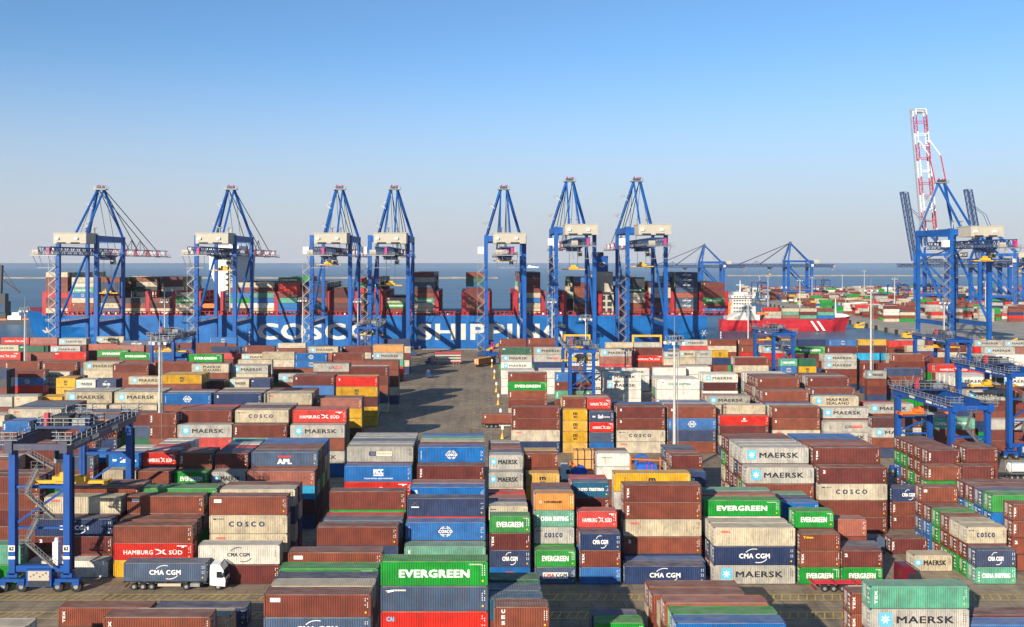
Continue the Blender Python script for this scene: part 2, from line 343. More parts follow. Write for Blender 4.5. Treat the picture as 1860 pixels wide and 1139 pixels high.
STACKS = [
(-56.21,100.60,40,2.66,'K K B',{0: 'long beige container topmost, nearest block left, leftmost one'}),
(4.72,100.60,20,2.54,'Bus B N B',{0: 'short rust-brown container with vertical spaced letters topmost, nearest block right'}),
(27.91,100.60,40,2.80,'U B B',{0: 'long bright blue container topmost, nearest block right, leftmost one'}),
(-36.69,103.44,40,2.65,'Btx B B',{0: 'long rust-brown container with vertical white letters topmost, nearest block left, rightmost one'}),
(-18.43,103.44,40,2.63,'Bwp Scg B B',{0: 'long rust-brown container with white corner plate on slate blue, nearest block left', 1: 'long slate blue container lettered between white arcs under rust-brown, nearest block left'}),
(-5.10,103.44,40,2.86,'Eev Scn Rca B B',{0: 'long green container with bold white lettering on slate blue, nearest block centre', 1: 'long slate blue container with small white line lettering under green, nearest block centre', 2: 'long bright red container with pale corner letters under slate blue, nearest block centre'}),
(4.30,103.44,20,2.51,'Q B B N',{0: 'short teal blue container on rust-brown, nearest block right'}),  # top box in darkened teal, shade put into its colour
(28.05,103.44,40,2.77,'E K B',{0: 'long green container topmost, nearest block right'}),
(-18.35,106.28,40,2.62,'K B K B',{0: 'long beige container on rust-brown, nearest block left'}),
(4.25,106.28,20,2.50,'S B N B',{0: 'short slate blue container on rust-brown, nearest block right'}),
(27.79,106.28,40,2.84,'P B N',{0: 'long pale red-brown container on rust-brown, nearest block right'}),
(-35.91,109.12,40,2.95,'K S',{0: 'long beige container topmost, nearest block left, rightmost one'}),
(-18.35,109.12,40,2.60,'N B G B',{0: 'long navy blue container on rust-brown, nearest block left'}),
(4.29,109.12,20,2.56,'A B B E',{0: 'short dark green container topmost, nearest block right'}),
(-18.53,111.96,40,2.65,'Eid N B B',{0: 'long green container with small right-hand lettering on navy blue, nearest block left'}),
(28.49,111.96,40,2.91,'K B'),
(54.31,111.96,40,2.80,'Ttx Gma B',{0: 'long mint green container with vertical white letters on light grey, nearest block right', 1: 'long light grey container with star emblem under mint green, nearest block right'}),
(17.81,114.80,20,2.80,'E',{0: 'short green container topmost, nearest block right'}),
(66.63,114.80,40,2.55,'U',{0: 'long bright blue container topmost, nearest block right, rightmost one'}),
(-18.63,117.64,40,2.69,'Bwp B K B',{0: 'long rust-brown container with white corner plate topmost, nearest block left'}),
(17.62,117.64,20,2.55,'S',{0: 'short slate blue container topmost, nearest block right'}),
(28.48,117.64,40,2.66,'B B',{0: 'long rust-brown container on rust-brown, nearest block right'}),
(51.16,117.64,20,2.76,'Btx Btx',{0: 'short rust-brown container with vertical white letters on rust-brown, nearest block right', 1: 'short rust-brown container with vertical white letters under rust-brown, nearest block right'}),
(68.48,117.64,40,2.71,'B',{0: 'long rust-brown container topmost, nearest block right'}),
(-49.71,120.48,40,2.55,'Btx',{0: 'long rust-brown container with vertical white letters topmost, nearest block left, leftmost one'}),
(-36.91,120.48,40,2.55,'N',{0: 'long navy blue container topmost, nearest block left'}),
(28.48,120.48,40,2.66,'B K',{0: 'long rust-brown container on beige, nearest block right'}),
(-74.96,136.40,40,2.95,'Ttx E',{0: 'long mint green container with vertical white letters on green, hatched-lane block left', 1: 'long green container under mint green, hatched-lane block left'}),
(-36.04,136.40,40,2.95,'Wcw B',{0: 'long white container lettered between black arcs on rust-brown, hatched-lane block left', 1: 'long rust-brown container under white, hatched-lane block left'}),
(-18.25,136.40,40,2.88,'B N B',{0: 'long rust-brown container on navy blue, hatched-lane block left'}),
(-5.11,136.40,40,2.85,'Ttx B',{0: 'long mint green container with vertical white letters topmost, hatched-lane block centre'}),
(4.65,136.40,20,2.56,'Eev Btx Ncg Uap',{0: 'short green container with bold white lettering on rust-brown, hatched-lane block right, leftmost one', 1: 'short rust-brown container with vertical white letters under green, hatched-lane block right', 2: 'short navy blue container lettered between white arcs under rust-brown, hatched-lane block right'}),
(11.47,136.40,20,2.57,'Eev Scr',{0: 'short green container with bold white lettering on slate blue, hatched-lane block right', 1: 'short slate blue container with wide white nameplate under green, hatched-lane block right'}),
(18.24,136.40,20,2.54,'Ncg Btx U',{0: 'short navy blue container lettered between white arcs on rust-brown, hatched-lane block right', 1: 'short rust-brown container with vertical white letters under navy blue, hatched-lane block right', 2: 'short bright blue container under rust-brown, hatched-lane block right, second from left'}),
(27.95,136.40,40,2.75,'Ncg',{0: 'long navy blue container lettered between white arcs topmost, hatched-lane block right'}),
(41.38,136.40,40,2.84,'Koo Ncg Gma',{0: 'long beige container with small red corner letters on navy blue, hatched-lane block right', 1: 'long navy blue container lettered between white arcs under beige, hatched-lane block right', 2: 'long light grey container with star emblem under navy blue, hatched-lane block right'}),
(51.20,136.40,20,2.52,'Btr Btx Eev',{0: 'short rust-brown container with yellow corner lettering on rust-brown, hatched-lane block right', 1: 'short rust-brown container with vertical white letters under rust-brown, hatched-lane block right, leftmost one', 2: 'short green container with bold white lettering under rust-brown, hatched-lane block right, leftmost one'}),
(57.57,136.40,20,2.52,'Bt2 Eev',{0: 'short rust-brown container with small white corner mark on green, hatched-lane block right', 1: 'short green container with bold white lettering under rust-brown, hatched-lane block right, rightmost one'}),
(77.62,136.40,20,2.56,'Ncg Tcs',{0: 'short navy blue container lettered between white arcs on mint green, hatched-lane block right', 1: 'short mint green container with white two-word lettering under navy blue, hatched-lane block right'}),
(-62.99,139.24,40,2.55,'W',{0: 'long white container topmost, hatched-lane block left'}),
(-49.98,139.24,40,2.66,'B Rhs Y',{0: 'long rust-brown container on bright red, hatched-lane block left', 1: 'long bright red container with wave emblem under rust-brown, hatched-lane block left', 2: 'long yellow container under bright red, hatched-lane block left'}),
(-17.82,139.24,40,2.95,'S B E',{0: 'long slate blue container on rust-brown, hatched-lane block left'}),
(-5.14,139.24,40,2.83,'Ugl B S',{0: 'long bright blue container with white globe emblem on rust-brown, hatched-lane block centre'}),
(11.54,139.24,20,2.58,'Ocp Tcs Gco E B',{0: 'short orange container with small black name on mint green, hatched-lane block right', 1: 'short mint green container with white two-word lettering under orange, hatched-lane block right', 2: 'short light grey container with spaced navy lettering under mint green, hatched-lane block right'}),
(18.12,139.24,20,2.55,'Rhs B U N',{0: 'short bright red container with wave emblem on rust-brown, hatched-lane block right'}),
(28.63,139.24,40,2.55,'U',{0: 'long bright blue container topmost, hatched-lane block right'}),
(41.38,139.24,40,2.84,'K N B',{0: 'long beige container on navy blue, hatched-lane block right'}),
(51.34,139.24,20,2.54,'Eev B N B',{0: 'short green container with bold white lettering on rust-brown, hatched-lane block right, rightmost one'}),
(58.56,139.24,20,2.50,'S B'),
(77.83,139.24,20,2.59,'Kco B E',{0: 'short beige container with spaced navy lettering on rust-brown, hatched-lane block right, rightmost one'}),
(-63.41,142.08,40,2.74,'Ncg Bt2 B',{0: 'long navy blue container lettered between white arcs on rust-brown, hatched-lane block left', 1: 'long rust-brown container with small white corner mark under navy blue, hatched-lane block left'}),
(-50.08,142.08,40,2.70,'B E B',{0: 'long rust-brown container on green, hatched-lane block left, second from left'}),
(-36.09,142.08,40,2.93,'Bwp Kco Koo B',{0: 'long rust-brown container with white corner plate on beige, hatched-lane block left', 1: 'long beige container with spaced navy lettering under rust-brown, hatched-lane block left', 2: 'long beige container with small red corner letters under beige, hatched-lane block left'}),
(-17.93,142.08,40,2.88,'R B N',{0: 'long bright red container on rust-brown, hatched-lane block left'}),
(-5.12,142.08,40,2.86,'Nks R U B',{0: 'long navy blue container with orange cross mark on bright red, hatched-lane block centre'}),
(4.59,142.08,20,2.56,'Kco B S E',{0: 'short beige container with spaced navy lettering on rust-brown, hatched-lane block right, leftmost one'}),
(11.47,142.08,20,2.53,'S B B E N'),
(28.68,142.08,40,2.71,'Btx Btx Koo Bt2 N',{0: 'long rust-brown container with vertical white letters on rust-brown, hatched-lane block right', 1: 'long rust-brown container with vertical white letters under rust-brown, hatched-lane block right', 2: 'long beige container with small red corner letters under rust-brown, hatched-lane block right', 3: 'long rust-brown container with small white corner mark under beige, hatched-lane block right'}),
(57.59,142.08,20,2.72,'P B B',{0: 'short pale red-brown container on rust-brown, hatched-lane block right'}),
(70.98,142.08,20,2.55,'Kma',{0: 'short beige container with star emblem topmost, hatched-lane block right'}),
(77.83,142.08,20,2.59,'K B E',{0: 'short beige container on rust-brown, hatched-lane block right'}),
(86.44,142.08,20,2.63,'Btx Btx Bt2 B',{0: 'short rust-brown container with vertical white letters on rust-brown, hatched-lane block right', 1: 'short rust-brown container with vertical white letters under rust-brown, hatched-lane block right, rightmost one'}),
(-63.23,144.92,40,2.73,'Koo B N B',{0: 'long beige container with small red corner letters on rust-brown, hatched-lane block left'}),
(-50.00,144.92,40,2.77,'Bwp B E B',{0: 'long rust-brown container with white corner plate on rust-brown, hatched-lane block left', 1: 'long rust-brown container under rust-brown, hatched-lane block left, sixth from left'}),
(-17.75,144.92,40,2.95,'B Eid R B',{0: 'long rust-brown container on green, hatched-lane block left, rightmost one'}),
(4.61,144.92,20,2.50,'Q B N B'),  # dark teal top box, the shadow over its roof put into the colour
(11.47,144.92,20,2.53,'B B B B E'),
(27.64,144.92,40,2.94,'Ymc G B N B',{0: 'long yellow container with black m emblem on light grey, hatched-lane block right'}),
(41.98,144.92,40,2.60,'Eev W N B',{0: 'long green container with bold white lettering on white, hatched-lane block right'}),
(77.83,144.92,20,2.59,'B B E',{0: 'short rust-brown container on rust-brown, hatched-lane block right, rightmost one'}),
(87.90,144.92,40,2.80,'E U B B',{0: 'long green container on bright blue, hatched-lane block right'}),
(-77.56,147.76,40,2.70,'B B B B B',{0: 'long rust-brown container on rust-brown, hatched-lane block left', 1: 'long rust-brown container under rust-brown, hatched-lane block left, third from left', 2: 'long rust-brown container under rust-brown, hatched-lane block left, second from left', 3: 'long rust-brown container under rust-brown, hatched-lane block left, leftmost one'}),
(-61.20,147.76,40,2.95,'B B S B',{0: 'long rust-brown container topmost, hatched-lane block left, leftmost one'}),
(-48.71,147.76,40,2.90,'E B B E',{0: 'long green container on rust-brown, hatched-lane block left'}),
(-36.03,147.76,40,2.86,'Koo N K S',{0: 'long beige container with small red corner letters on navy blue, hatched-lane block left'}),
(-5.10,147.76,40,2.95,'Ut2 B G B',{0: 'long bright blue container with small white corner mark topmost, hatched-lane block centre'}),
(4.64,147.76,20,2.50,'P B N B'),
(18.15,147.76,20,2.52,'Qlt B E N B',{0: 'short teal blue container with plain white name on rust-brown, hatched-lane block right', 1: 'short rust-brown container under teal blue, hatched-lane block right'}),
(42.22,147.76,40,2.63,'P B E B',{0: 'long pale red-brown container topmost, hatched-lane block right'}),
(77.83,147.76,20,2.59,'E E B',{0: 'short green container on green, hatched-lane block right'}),
(87.89,147.76,40,2.80,'S U B N',{0: 'long slate blue container on bright blue, hatched-lane block right'}),
(-77.56,150.60,40,2.70,'B E B S N',{0: 'long rust-brown container on green, hatched-lane block left, leftmost one'}),
(-61.25,150.60,40,2.95,'B K B B',{0: 'long rust-brown container topmost, hatched-lane block left, second from left'}),
(-48.79,150.60,40,2.79,'B B E B'),
(-35.84,150.60,40,2.87,'B K N B',{0: 'long rust-brown container on beige, hatched-lane block left'}),
(-5.07,150.60,40,2.95,'P B B N',{0: 'long pale red-brown container topmost, hatched-lane block centre'}),
(4.60,150.60,20,2.53,'Rtx B G N'),
(18.15,150.60,20,2.52,'R S N G B'),
(42.28,150.60,40,2.63,'T B B N',{0: 'long mint green container topmost, hatched-lane block right'}),
(64.26,150.60,20,2.55,'S'),
(71.27,150.60,20,2.55,'Btx',{0: 'short rust-brown container with vertical white letters topmost, hatched-lane block right'}),
(77.83,150.60,20,2.59,'B U U',{0: 'short rust-brown container on bright blue, hatched-lane block right'}),
(87.90,150.60,40,2.80,'B T B E',{0: 'long rust-brown container on mint green, hatched-lane block right'}),
(35.28,153.44,20,2.58,'Ncg B B E B'),
(54.34,153.44,20,2.58,'Uap B E',{0: 'short bright blue container with white letters under red bar on rust-brown, hatched-lane block right'}),
(77.83,153.44,20,2.59,'Bwp B S U',{0: 'short rust-brown container with white corner plate on rust-brown, hatched-lane block right'}),
(87.90,153.44,40,2.80,'B U N B',{0: 'long rust-brown container on bright blue, hatched-lane block right'}),
(54.34,156.28,20,2.58,'N N G'),
(54.34,159.12,20,2.58,'T K B'),
(4.81,161.96,20,2.73,'Gma K B N',{0: 'short light grey container with star emblem on beige, second block right'}),
(53.64,161.96,40,2.95,'Gma Btx B N',{0: 'long light grey container with star emblem on rust-brown, second block right, rightmost one', 1: 'long rust-brown container with vertical white letters under light grey, second block right'}),
(66.69,161.96,40,2.95,'Bt2 Kco B B',{0: 'long rust-brown container with small white corner mark on beige, second block right', 1: 'long beige container with spaced navy lettering under rust-brown, second block right', 2: 'long rust-brown container under beige, second block right, rightmost one', 3: 'long rust-brown container under rust-brown, second block right, rightmost one'}),
(77.79,164.50,20,2.50,'Ncg Btx Bt2',{0: 'short navy blue container lettered between white arcs on rust-brown, second block right', 1: 'short rust-brown container with vertical white letters under navy blue, second block right', 2: 'short rust-brown container with small white corner mark under rust-brown, second block right'}),
(-90.99,164.80,40,2.51,'B B B N E'),
(-65.29,164.80,20,2.66,'K B S B',{0: 'short beige container topmost, second block left'}),
(-58.74,164.80,20,2.61,'B K B N',{0: 'short rust-brown container topmost, second block left, leftmost one'}),
(-52.21,164.80,20,2.59,'Eev B S B',{0: 'short green container with bold white lettering topmost, second block left'}),
(-45.45,164.80,20,2.59,'Gma B N B',{0: 'short light grey container with star emblem topmost, second block left'}),
(-35.93,164.80,40,2.61,'P L D N',{0: 'long pale red-brown container on light blue, second block left'}),
(-18.31,164.80,40,2.85,'Umg Rhs B N',{0: 'long bright blue container with white block letters on bright red, second block left', 1: 'long bright red container with wave emblem under bright blue, second block left'}),
(-5.15,164.80,40,2.87,'Btx B S N',{0: 'long rust-brown container with vertical white letters topmost, second block centre'}),
(4.89,164.80,20,2.68,'Gma B N E B',{0: 'short light grey container with star emblem topmost, second block right'}),
(11.56,164.80,20,2.52,'Ymc Y N B',{0: 'short yellow container with black m emblem on yellow, second block right'}),
(53.70,164.80,40,2.95,'Gma B E B N',{0: 'long light grey container with star emblem on rust-brown, second block right, leftmost one'}),
(66.71,164.80,40,2.95,'Btx B B G B',{0: 'long rust-brown container with vertical white letters on rust-brown, second block right'}),
(85.93,164.80,20,2.55,'E B B'),
(-90.99,167.64,40,2.51,'K S K B G'),
(-74.15,167.64,20,2.50,'S B U B N',{0: 'short slate blue container on rust-brown, second block left', 1: 'short rust-brown container under slate blue, second block left'}),
(-65.29,167.64,20,2.62,'Usa B B N B',{0: 'short bright blue container with white script lettering topmost, second block left'}),
(-58.95,167.64,20,2.65,'Rhs N B B E',{0: 'short bright red container with wave emblem on navy blue, second block left'}),
(-52.30,167.64,20,2.64,'Btx B K B B',{0: 'short rust-brown container with vertical white letters on rust-brown, second block left'}),
(-45.65,167.64,20,2.62,'B B N E B',{0: 'short rust-brown container on rust-brown, second block left'}),
(-35.89,167.64,40,2.67,'Sap B G N B',{0: 'long slate blue container with white letters under red bar on rust-brown, second block left'}),
(-18.26,167.64,40,2.87,'Gpn B B N E',{0: 'long light grey container with navy and cream plates on rust-brown, second block left'}),
(-5.08,167.64,40,2.85,'Ugl B E N K',{0: 'long bright blue container with white globe emblem topmost, second block centre'}),
(4.89,167.64,20,2.68,'S E K B B'),
(11.58,167.64,20,2.62,'Bt2 B B N E',{0: 'short rust-brown container with small white corner mark on rust-brown, second block right'}),
(53.70,167.64,40,2.95,'G N B N G',{0: 'long light grey container on navy blue, second block right'}),
(66.71,167.64,40,2.95,'P G B B B'),
(85.77,167.64,20,2.67,'Btx E B B',{0: 'short rust-brown container with vertical white letters on green, second block right'}),
(92.10,167.64,20,2.68,'B B B N',{0: 'short rust-brown container topmost, second block right, rightmost one'}),
(-80.38,170.48,40,2.70,'B B N E B',{0: 'long rust-brown container on rust-brown, second block left, leftmost one', 1: 'long rust-brown container under rust-brown, second block left, leftmost one'}),
(-65.29,170.48,20,2.62,'G S K E E'),
(-58.95,170.48,20,2.65,'G B E B K'),
(-52.30,170.48,20,2.64,'B B S K E'),
(-45.65,170.48,20,2.62,'N B S S E'),
(-35.89,170.48,40,2.67,'B S E N B',{0: 'long rust-brown container on slate blue, second block left'}),
(-18.26,170.48,40,2.87,'G E G B G'),
(-5.08,170.48,40,2.85,'B K S B E'),
(4.89,170.48,20,2.68,'P B K S B'),
(11.58,170.48,20,2.62,'Y G B B B'),
(25.21,170.48,20,2.50,'Wmx W B B N',{0: 'short white container with small dark name on white, second block right'}),
(53.70,170.48,40,2.95,'G K B E G',{0: 'long light grey container on beige, second block right'}),
(66.71,170.48,40,2.95,'B S B B B'),
(87.23,170.48,20,2.62,'Btx B B E B',{0: 'short rust-brown container with vertical white letters topmost, second block right'}),
(94.37,170.48,20,2.70,'B B B N B',{0: 'short rust-brown container on rust-brown, second block right, rightmost one'}),
(87.23,173.32,20,2.62,'B B B E N'),
(-74.15,173.32,20,2.50,'U B S E E'),
(-65.29,173.32,20,2.62,'W K E G E'),
(-58.95,173.32,20,2.65,'R E K S K'),
(-45.65,173.32,20,2.62,'R S K K S'),
(-35.89,173.32,40,2.67,'B B G B B'),
(-18.26,173.32,40,2.87,'S E G B S'),
(-5.08,173.32,40,2.85,'K K B G B'),
(4.89,173.32,20,2.68,'B B B G B'),
(25.21,173.32,20,2.50,'B B B K B'),
(53.70,173.32,40,2.95,'B B B K B'),
(66.71,173.32,40,2.95,'U B N N B'),
(94.37,173.32,20,2.70,'B B G K K'),
(87.23,176.16,20,2.62,'B B E N B'),
(-80.38,176.16,40,2.70,'B B B N E',{0: 'long rust-brown container topmost, second block left, rightmost one'}),
(-58.95,176.16,20,2.65,'G K E B B'),
(-45.65,176.16,20,2.62,'W G B B G'),
(-35.89,176.16,40,2.67,'U G E B B'),
(-18.26,176.16,40,2.87,'G B B N B'),
(-5.08,176.16,40,2.85,'T N E E B'),
(4.89,176.16,20,2.68,'G N E K S'),
(53.70,176.16,40,2.95,'B E K B E'),
(66.71,176.16,40,2.95,'U B K E N'),
(-58.95,179.00,20,2.65,'W S K E K'),
(-45.65,179.00,20,2.62,'S B S E B'),
(-35.89,179.00,40,2.67,'U G K B S'),
(-18.26,179.00,40,2.87,'G N S E E'),
(-5.08,179.00,40,2.85,'U E K B K'),
(41.00,179.00,20,2.58,'B B P B',{0: 'short rust-brown container on rust-brown, second block right, second from left'}),
(87.23,179.00,20,2.62,'B E B N B'),
(41.00,181.84,20,2.58,'P B K E'),
(87.23,181.84,20,2.62,'B E U B B'),
(41.00,184.68,20,2.58,'N K S E'),
(41.00,187.52,20,2.58,'S B S S'),
(-104.28,204.56,20,2.50,'Utx B B N E',{0: 'short bright blue container with vertical white letters on rust-brown, third block left', 1: 'short rust-brown container under bright blue, third block left, leftmost one'}),
(-71.19,204.56,20,2.89,'Btx Btx B N B',{0: 'short rust-brown container with vertical white letters on rust-brown, third block left', 1: 'short rust-brown container with vertical white letters under rust-brown, third block left'}),
(-61.80,204.56,40,2.95,'Gma R B N',{0: 'long light grey container with star emblem on bright red, third block left', 1: 'long bright red container under light grey, third block left'}),
(-49.37,204.56,40,2.95,'Btx T B N',{0: 'long rust-brown container with vertical white letters on mint green, third block left'}),
(-36.39,204.56,40,2.93,'Gma B Gma U',{0: 'long light grey container with star emblem on rust-brown, third block left'}),
(-114.45,207.40,40,2.68,'K B N B B'),
(-103.45,207.40,20,2.50,'U B B N E'),
(-88.74,207.40,40,2.73,'O B N B E',{0: 'long orange container on rust-brown, third block left', 1: 'long rust-brown container under orange, third block left', 2: 'long navy blue container under rust-brown, third block left, rightmost one'}),
(-77.57,207.40,20,2.75,'B S A B N',{0: 'short rust-brown container on slate blue, third block left', 1: 'short slate blue container under rust-brown, third block left'}),
(-62.61,207.40,40,2.93,'Btx B B N E',{0: 'long rust-brown container with vertical white letters topmost, third block left'}),
(-49.58,207.40,40,2.93,'Kco B B N E',{0: 'long beige container with spaced navy lettering on rust-brown, third block left'}),
(-36.40,207.40,40,2.93,'Rhs B B N E',{0: 'long bright red container with wave emblem on rust-brown, third block left'}),
(-115.26,210.24,40,2.68,'G S N B G'),
(-102.80,210.24,40,2.88,'Koo B N E B',{0: 'long beige container with small red corner letters on rust-brown, third block left', 1: 'long rust-brown container under beige, third block left, second from left'}),
(-88.74,210.24,40,2.73,'B S E G B'),
(-77.57,210.24,20,2.75,'B E G K G'),
(-62.61,210.24,40,2.93,'B B E B K'),
(-49.58,210.24,40,2.93,'B E B G G'),
(-36.40,210.24,40,2.93,'P B E B G'),
(-102.80,213.08,40,2.88,'N B N B S'),
(-88.74,213.08,40,2.73,'U N N E B'),
(-62.61,213.08,40,2.93,'R B K E K'),
(-49.58,213.08,40,2.93,'N E S B B'),
(-102.80,215.92,40,2.88,'S B N B B'),
(-49.58,215.92,40,2.93,'K G S N B'),
(-102.80,218.76,40,2.88,'Q S N B B'),
(-102.80,221.60,40,2.88,'B B B E B'),
(103.20,224.44,40,2.50,'D Gma B N',{0: 'long dark maroon container on light grey, third block right', 1: 'long light grey container with star emblem under dark maroon, third block right', 2: 'long rust-brown container under light grey, third block right'}),
(66.39,227.28,40,2.50,'Rha B K N',{0: 'long bright red container with small white round emblem on rust-brown, mid-yard rows right', 1: 'long rust-brown container under bright red, mid-yard rows right'}),
(14.35,230.12,40,2.95,'Btx Btx Koo N',{0: 'long rust-brown container with vertical white letters on rust-brown, mid-yard rows right, leftmost one', 1: 'long rust-brown container with vertical white letters under rust-brown, mid-yard rows right', 2: 'long beige container with small red corner letters under rust-brown, mid-yard rows right, leftmost one', 3: 'long navy blue container under beige, mid-yard rows right, leftmost one'}),
(24.41,230.12,20,2.77,'Ymc Ymc Ymc Y',{0: 'short yellow container with black m emblem on yellow, mid-yard rows right', 1: 'short yellow container with black m emblem under yellow, mid-yard rows right, rightmost one', 2: 'short yellow container with black m emblem under yellow, mid-yard rows right, leftmost one', 3: 'short yellow container under yellow, mid-yard rows right'}),
(31.10,230.12,20,2.64,'Nsa Rhs S U',{0: 'short navy blue container with white script lettering on bright red, mid-yard rows right', 1: 'short bright red container with wave emblem under navy blue, mid-yard rows right', 2: 'short slate blue container under bright red, mid-yard rows right'}),
(41.07,230.12,40,2.95,'Bt2 Bt2 Kco Koo',{0: 'long rust-brown container with small white corner mark on rust-brown, mid-yard rows right, leftmost one', 1: 'long rust-brown container with small white corner mark under rust-brown, mid-yard rows right, leftmost one', 2: 'long beige container with spaced navy lettering under rust-brown, mid-yard rows right', 3: 'long beige container with small red corner letters under beige, mid-yard rows right'}),
(53.99,230.12,40,2.95,'Bt2 Ugl N B',{0: 'long rust-brown container with small white corner mark on bright blue, mid-yard rows right', 1: 'long bright blue container with white globe emblem under rust-brown, mid-yard rows right', 2: 'long navy blue container under bright blue, mid-yard rows right', 3: 'long rust-brown container under navy blue, mid-yard rows right, rightmost one'}),
(80.33,230.12,40,2.95,'Bt2 Bt2 Koo B',{0: 'long rust-brown container with small white corner mark on rust-brown, mid-yard rows right, rightmost one', 1: 'long rust-brown container with small white corner mark under rust-brown, mid-yard rows right, rightmost one'}),
(93.47,230.12,40,2.66,'Gpo Gma B',{0: 'long light grey container with navy and red plates on light grey, mid-yard rows right'}),
(-101.68,232.96,40,2.95,'K B B N'),
(-88.71,232.96,40,2.95,'K B B N',{0: 'long beige container topmost, mid-yard rows left, second from left'}),
(-74.79,232.96,40,2.95,'Ugl B B N E',{0: 'long bright blue container with white globe emblem on rust-brown, mid-yard rows left'}),
(-61.91,232.96,40,2.95,'Nt2 B B N E',{0: 'long navy blue container with small white corner mark topmost, mid-yard rows left'}),
(-49.02,232.96,40,2.95,'Koo B B N E',{0: 'long beige container with small red corner letters on rust-brown, mid-yard rows left'}),
(24.43,232.96,20,2.71,'Btx B N B E',{0: 'short rust-brown container with vertical white letters on rust-brown, mid-yard rows right'}),
(30.76,232.96,20,2.69,'Rhs B N B E',{0: 'short bright red container with wave emblem on rust-brown, mid-yard rows right'}),
(41.07,232.96,40,2.95,'B B B G'),
(53.99,232.96,40,2.95,'P N B B'),
(67.35,232.96,40,2.95,'Koo B B N',{0: 'long beige container with small red corner letters on rust-brown, mid-yard rows right'}),
(80.33,232.96,40,2.95,'K K E E'),
(93.75,232.96,40,2.77,'Gma B B N',{0: 'long light grey container with star emblem on rust-brown, mid-yard rows right, leftmost one'}),
(121.13,232.96,40,2.79,'Tcs Bt2 B',{0: 'long mint green container with white two-word lettering on rust-brown, mid-yard rows right', 1: 'long rust-brown container with small white corner mark under mint green, mid-yard rows right'}),
(137.40,232.96,40,2.69,'Gpo B B',{0: 'long light grey container with navy and red plates on rust-brown, mid-yard rows right', 1: 'long rust-brown container under light grey, mid-yard rows right, rightmost one', 2: 'long rust-brown container under rust-brown, mid-yard rows right, seventh from left'}),
(-127.28,235.80,40,2.69,'G B B N B'),
(-117.56,235.80,20,2.71,'Koo B B N B'),
(-101.42,235.80,40,2.95,'Kma B B N E',{0: 'long beige container with star emblem on rust-brown, mid-yard rows left, leftmost one'}),
(-88.51,235.80,40,2.95,'Kma B B N E',{0: 'long beige container with star emblem on rust-brown, mid-yard rows left, rightmost one'}),
(-74.79,235.80,40,2.95,'G S N K B'),
(-61.91,235.80,40,2.95,'G S K G B'),
(-49.02,235.80,40,2.95,'K G G G N'),
(-36.54,235.80,40,2.61,'Pt2 Y Y B B',{0: 'long pale red-brown container with small white corner mark on yellow, mid-yard rows left'}),
(24.37,235.80,20,2.71,'Y B E B B'),
(30.70,235.80,20,2.69,'G B B S N'),
(41.07,235.80,40,2.95,'U B B G'),
(53.99,235.80,40,2.95,'G S N B'),
(80.33,235.80,40,2.95,'U G G B'),
(80.57,238.64,40,2.93,'Bt2 B B B N',{0: 'long rust-brown container with small white corner mark topmost, mid-yard rows right'}),
(93.61,238.64,40,2.63,'Kmz B B N E',{0: 'long beige container with star emblem, two-line lettering topmost, mid-yard rows right'}),
(123.82,238.64,40,2.50,'N B B E',{0: 'long navy blue container topmost, mid-yard rows right'}),
(145.37,238.64,40,2.63,'W'),
(-128.29,238.64,40,2.69,'G B B K S'),
(-118.90,238.64,20,2.71,'G S E E B'),
(-112.57,238.64,20,2.60,'Ymc Y B N B'),
(-101.42,238.64,40,2.95,'G K K S S'),
(-88.51,238.64,40,2.95,'G K N S B'),
(-74.79,238.64,40,2.95,'B B G B S'),
(-61.91,238.64,40,2.95,'B E K S K'),
(-49.02,238.64,40,2.95,'B S K S G'),
(-36.54,238.64,40,2.61,'B B E B E'),
(30.70,238.64,20,2.69,'B G S S E'),
(53.99,238.64,40,2.95,'U G E N'),
(80.57,241.48,40,2.93,'B B N B B'),
(93.61,241.48,40,2.63,'S E K G E'),
(-112.57,241.48,20,2.60,'Y K E K B'),
(-101.42,241.48,40,2.95,'G B B B K'),
(-88.51,241.48,40,2.95,'G N S K B'),
(-61.91,241.48,40,2.95,'K B S B B'),
(-49.02,241.48,40,2.95,'B G B K K'),
(109.42,241.48,40,2.69,'Gma B B N',{0: 'long light grey container with star emblem on rust-brown, mid-yard rows right, second from left'}),
(137.10,244.32,40,2.79,'Gma B B N E',{0: 'long light grey container with star emblem on rust-brown, mid-yard rows right, rightmost one', 1: 'long rust-brown container under light grey, mid-yard rows right, third from left', 2: 'long rust-brown container under rust-brown, mid-yard rows right, sixth from left'}),
(149.73,244.32,40,2.85,'Btx B B N E'),
(109.42,244.32,40,2.69,'R B B B'),
(96.27,247.16,40,2.84,'Btx B B N E',{0: 'long rust-brown container with vertical white letters topmost, mid-yard rows right'}),
(137.10,247.16,40,2.79,'B N B E B'),
(70.96,258.52,40,2.58,'Gma B B N',{0: 'long light grey container with star emblem topmost, mid-yard rows right'}),
(70.96,261.36,40,2.58,'P B N B'),
(57.35,261.36,40,2.95,'Wcb W W B N',{0: 'long white container with dark two-word lettering on white, mid-yard rows right', 1: 'long white container under white, mid-yard rows right, rightmost one'}),
(57.35,264.20,40,2.95,'W S B E E'),
(87.15,264.20,40,2.95,'Bt2 B T B N',{0: 'long rust-brown container with small white corner mark on rust-brown, rear yard rows right'}),
(-35.91,267.04,40,2.95,'Rt2 Ymc D Y Y',{0: 'long bright red container with small white corner mark on yellow, rear yard rows left', 1: 'long yellow container with black m emblem under bright red, rear yard rows left'}),
(87.15,267.04,40,2.95,'B G B B B'),
(102.88,267.04,40,2.93,'Bt2 B T B N',{0: 'long rust-brown container with small white corner mark topmost, rear yard rows right'}),
(57.35,267.04,40,2.95,'W E B B S'),
(-35.91,269.88,40,2.95,'Y G S G S'),
(102.88,269.88,40,2.93,'G B E G S'),
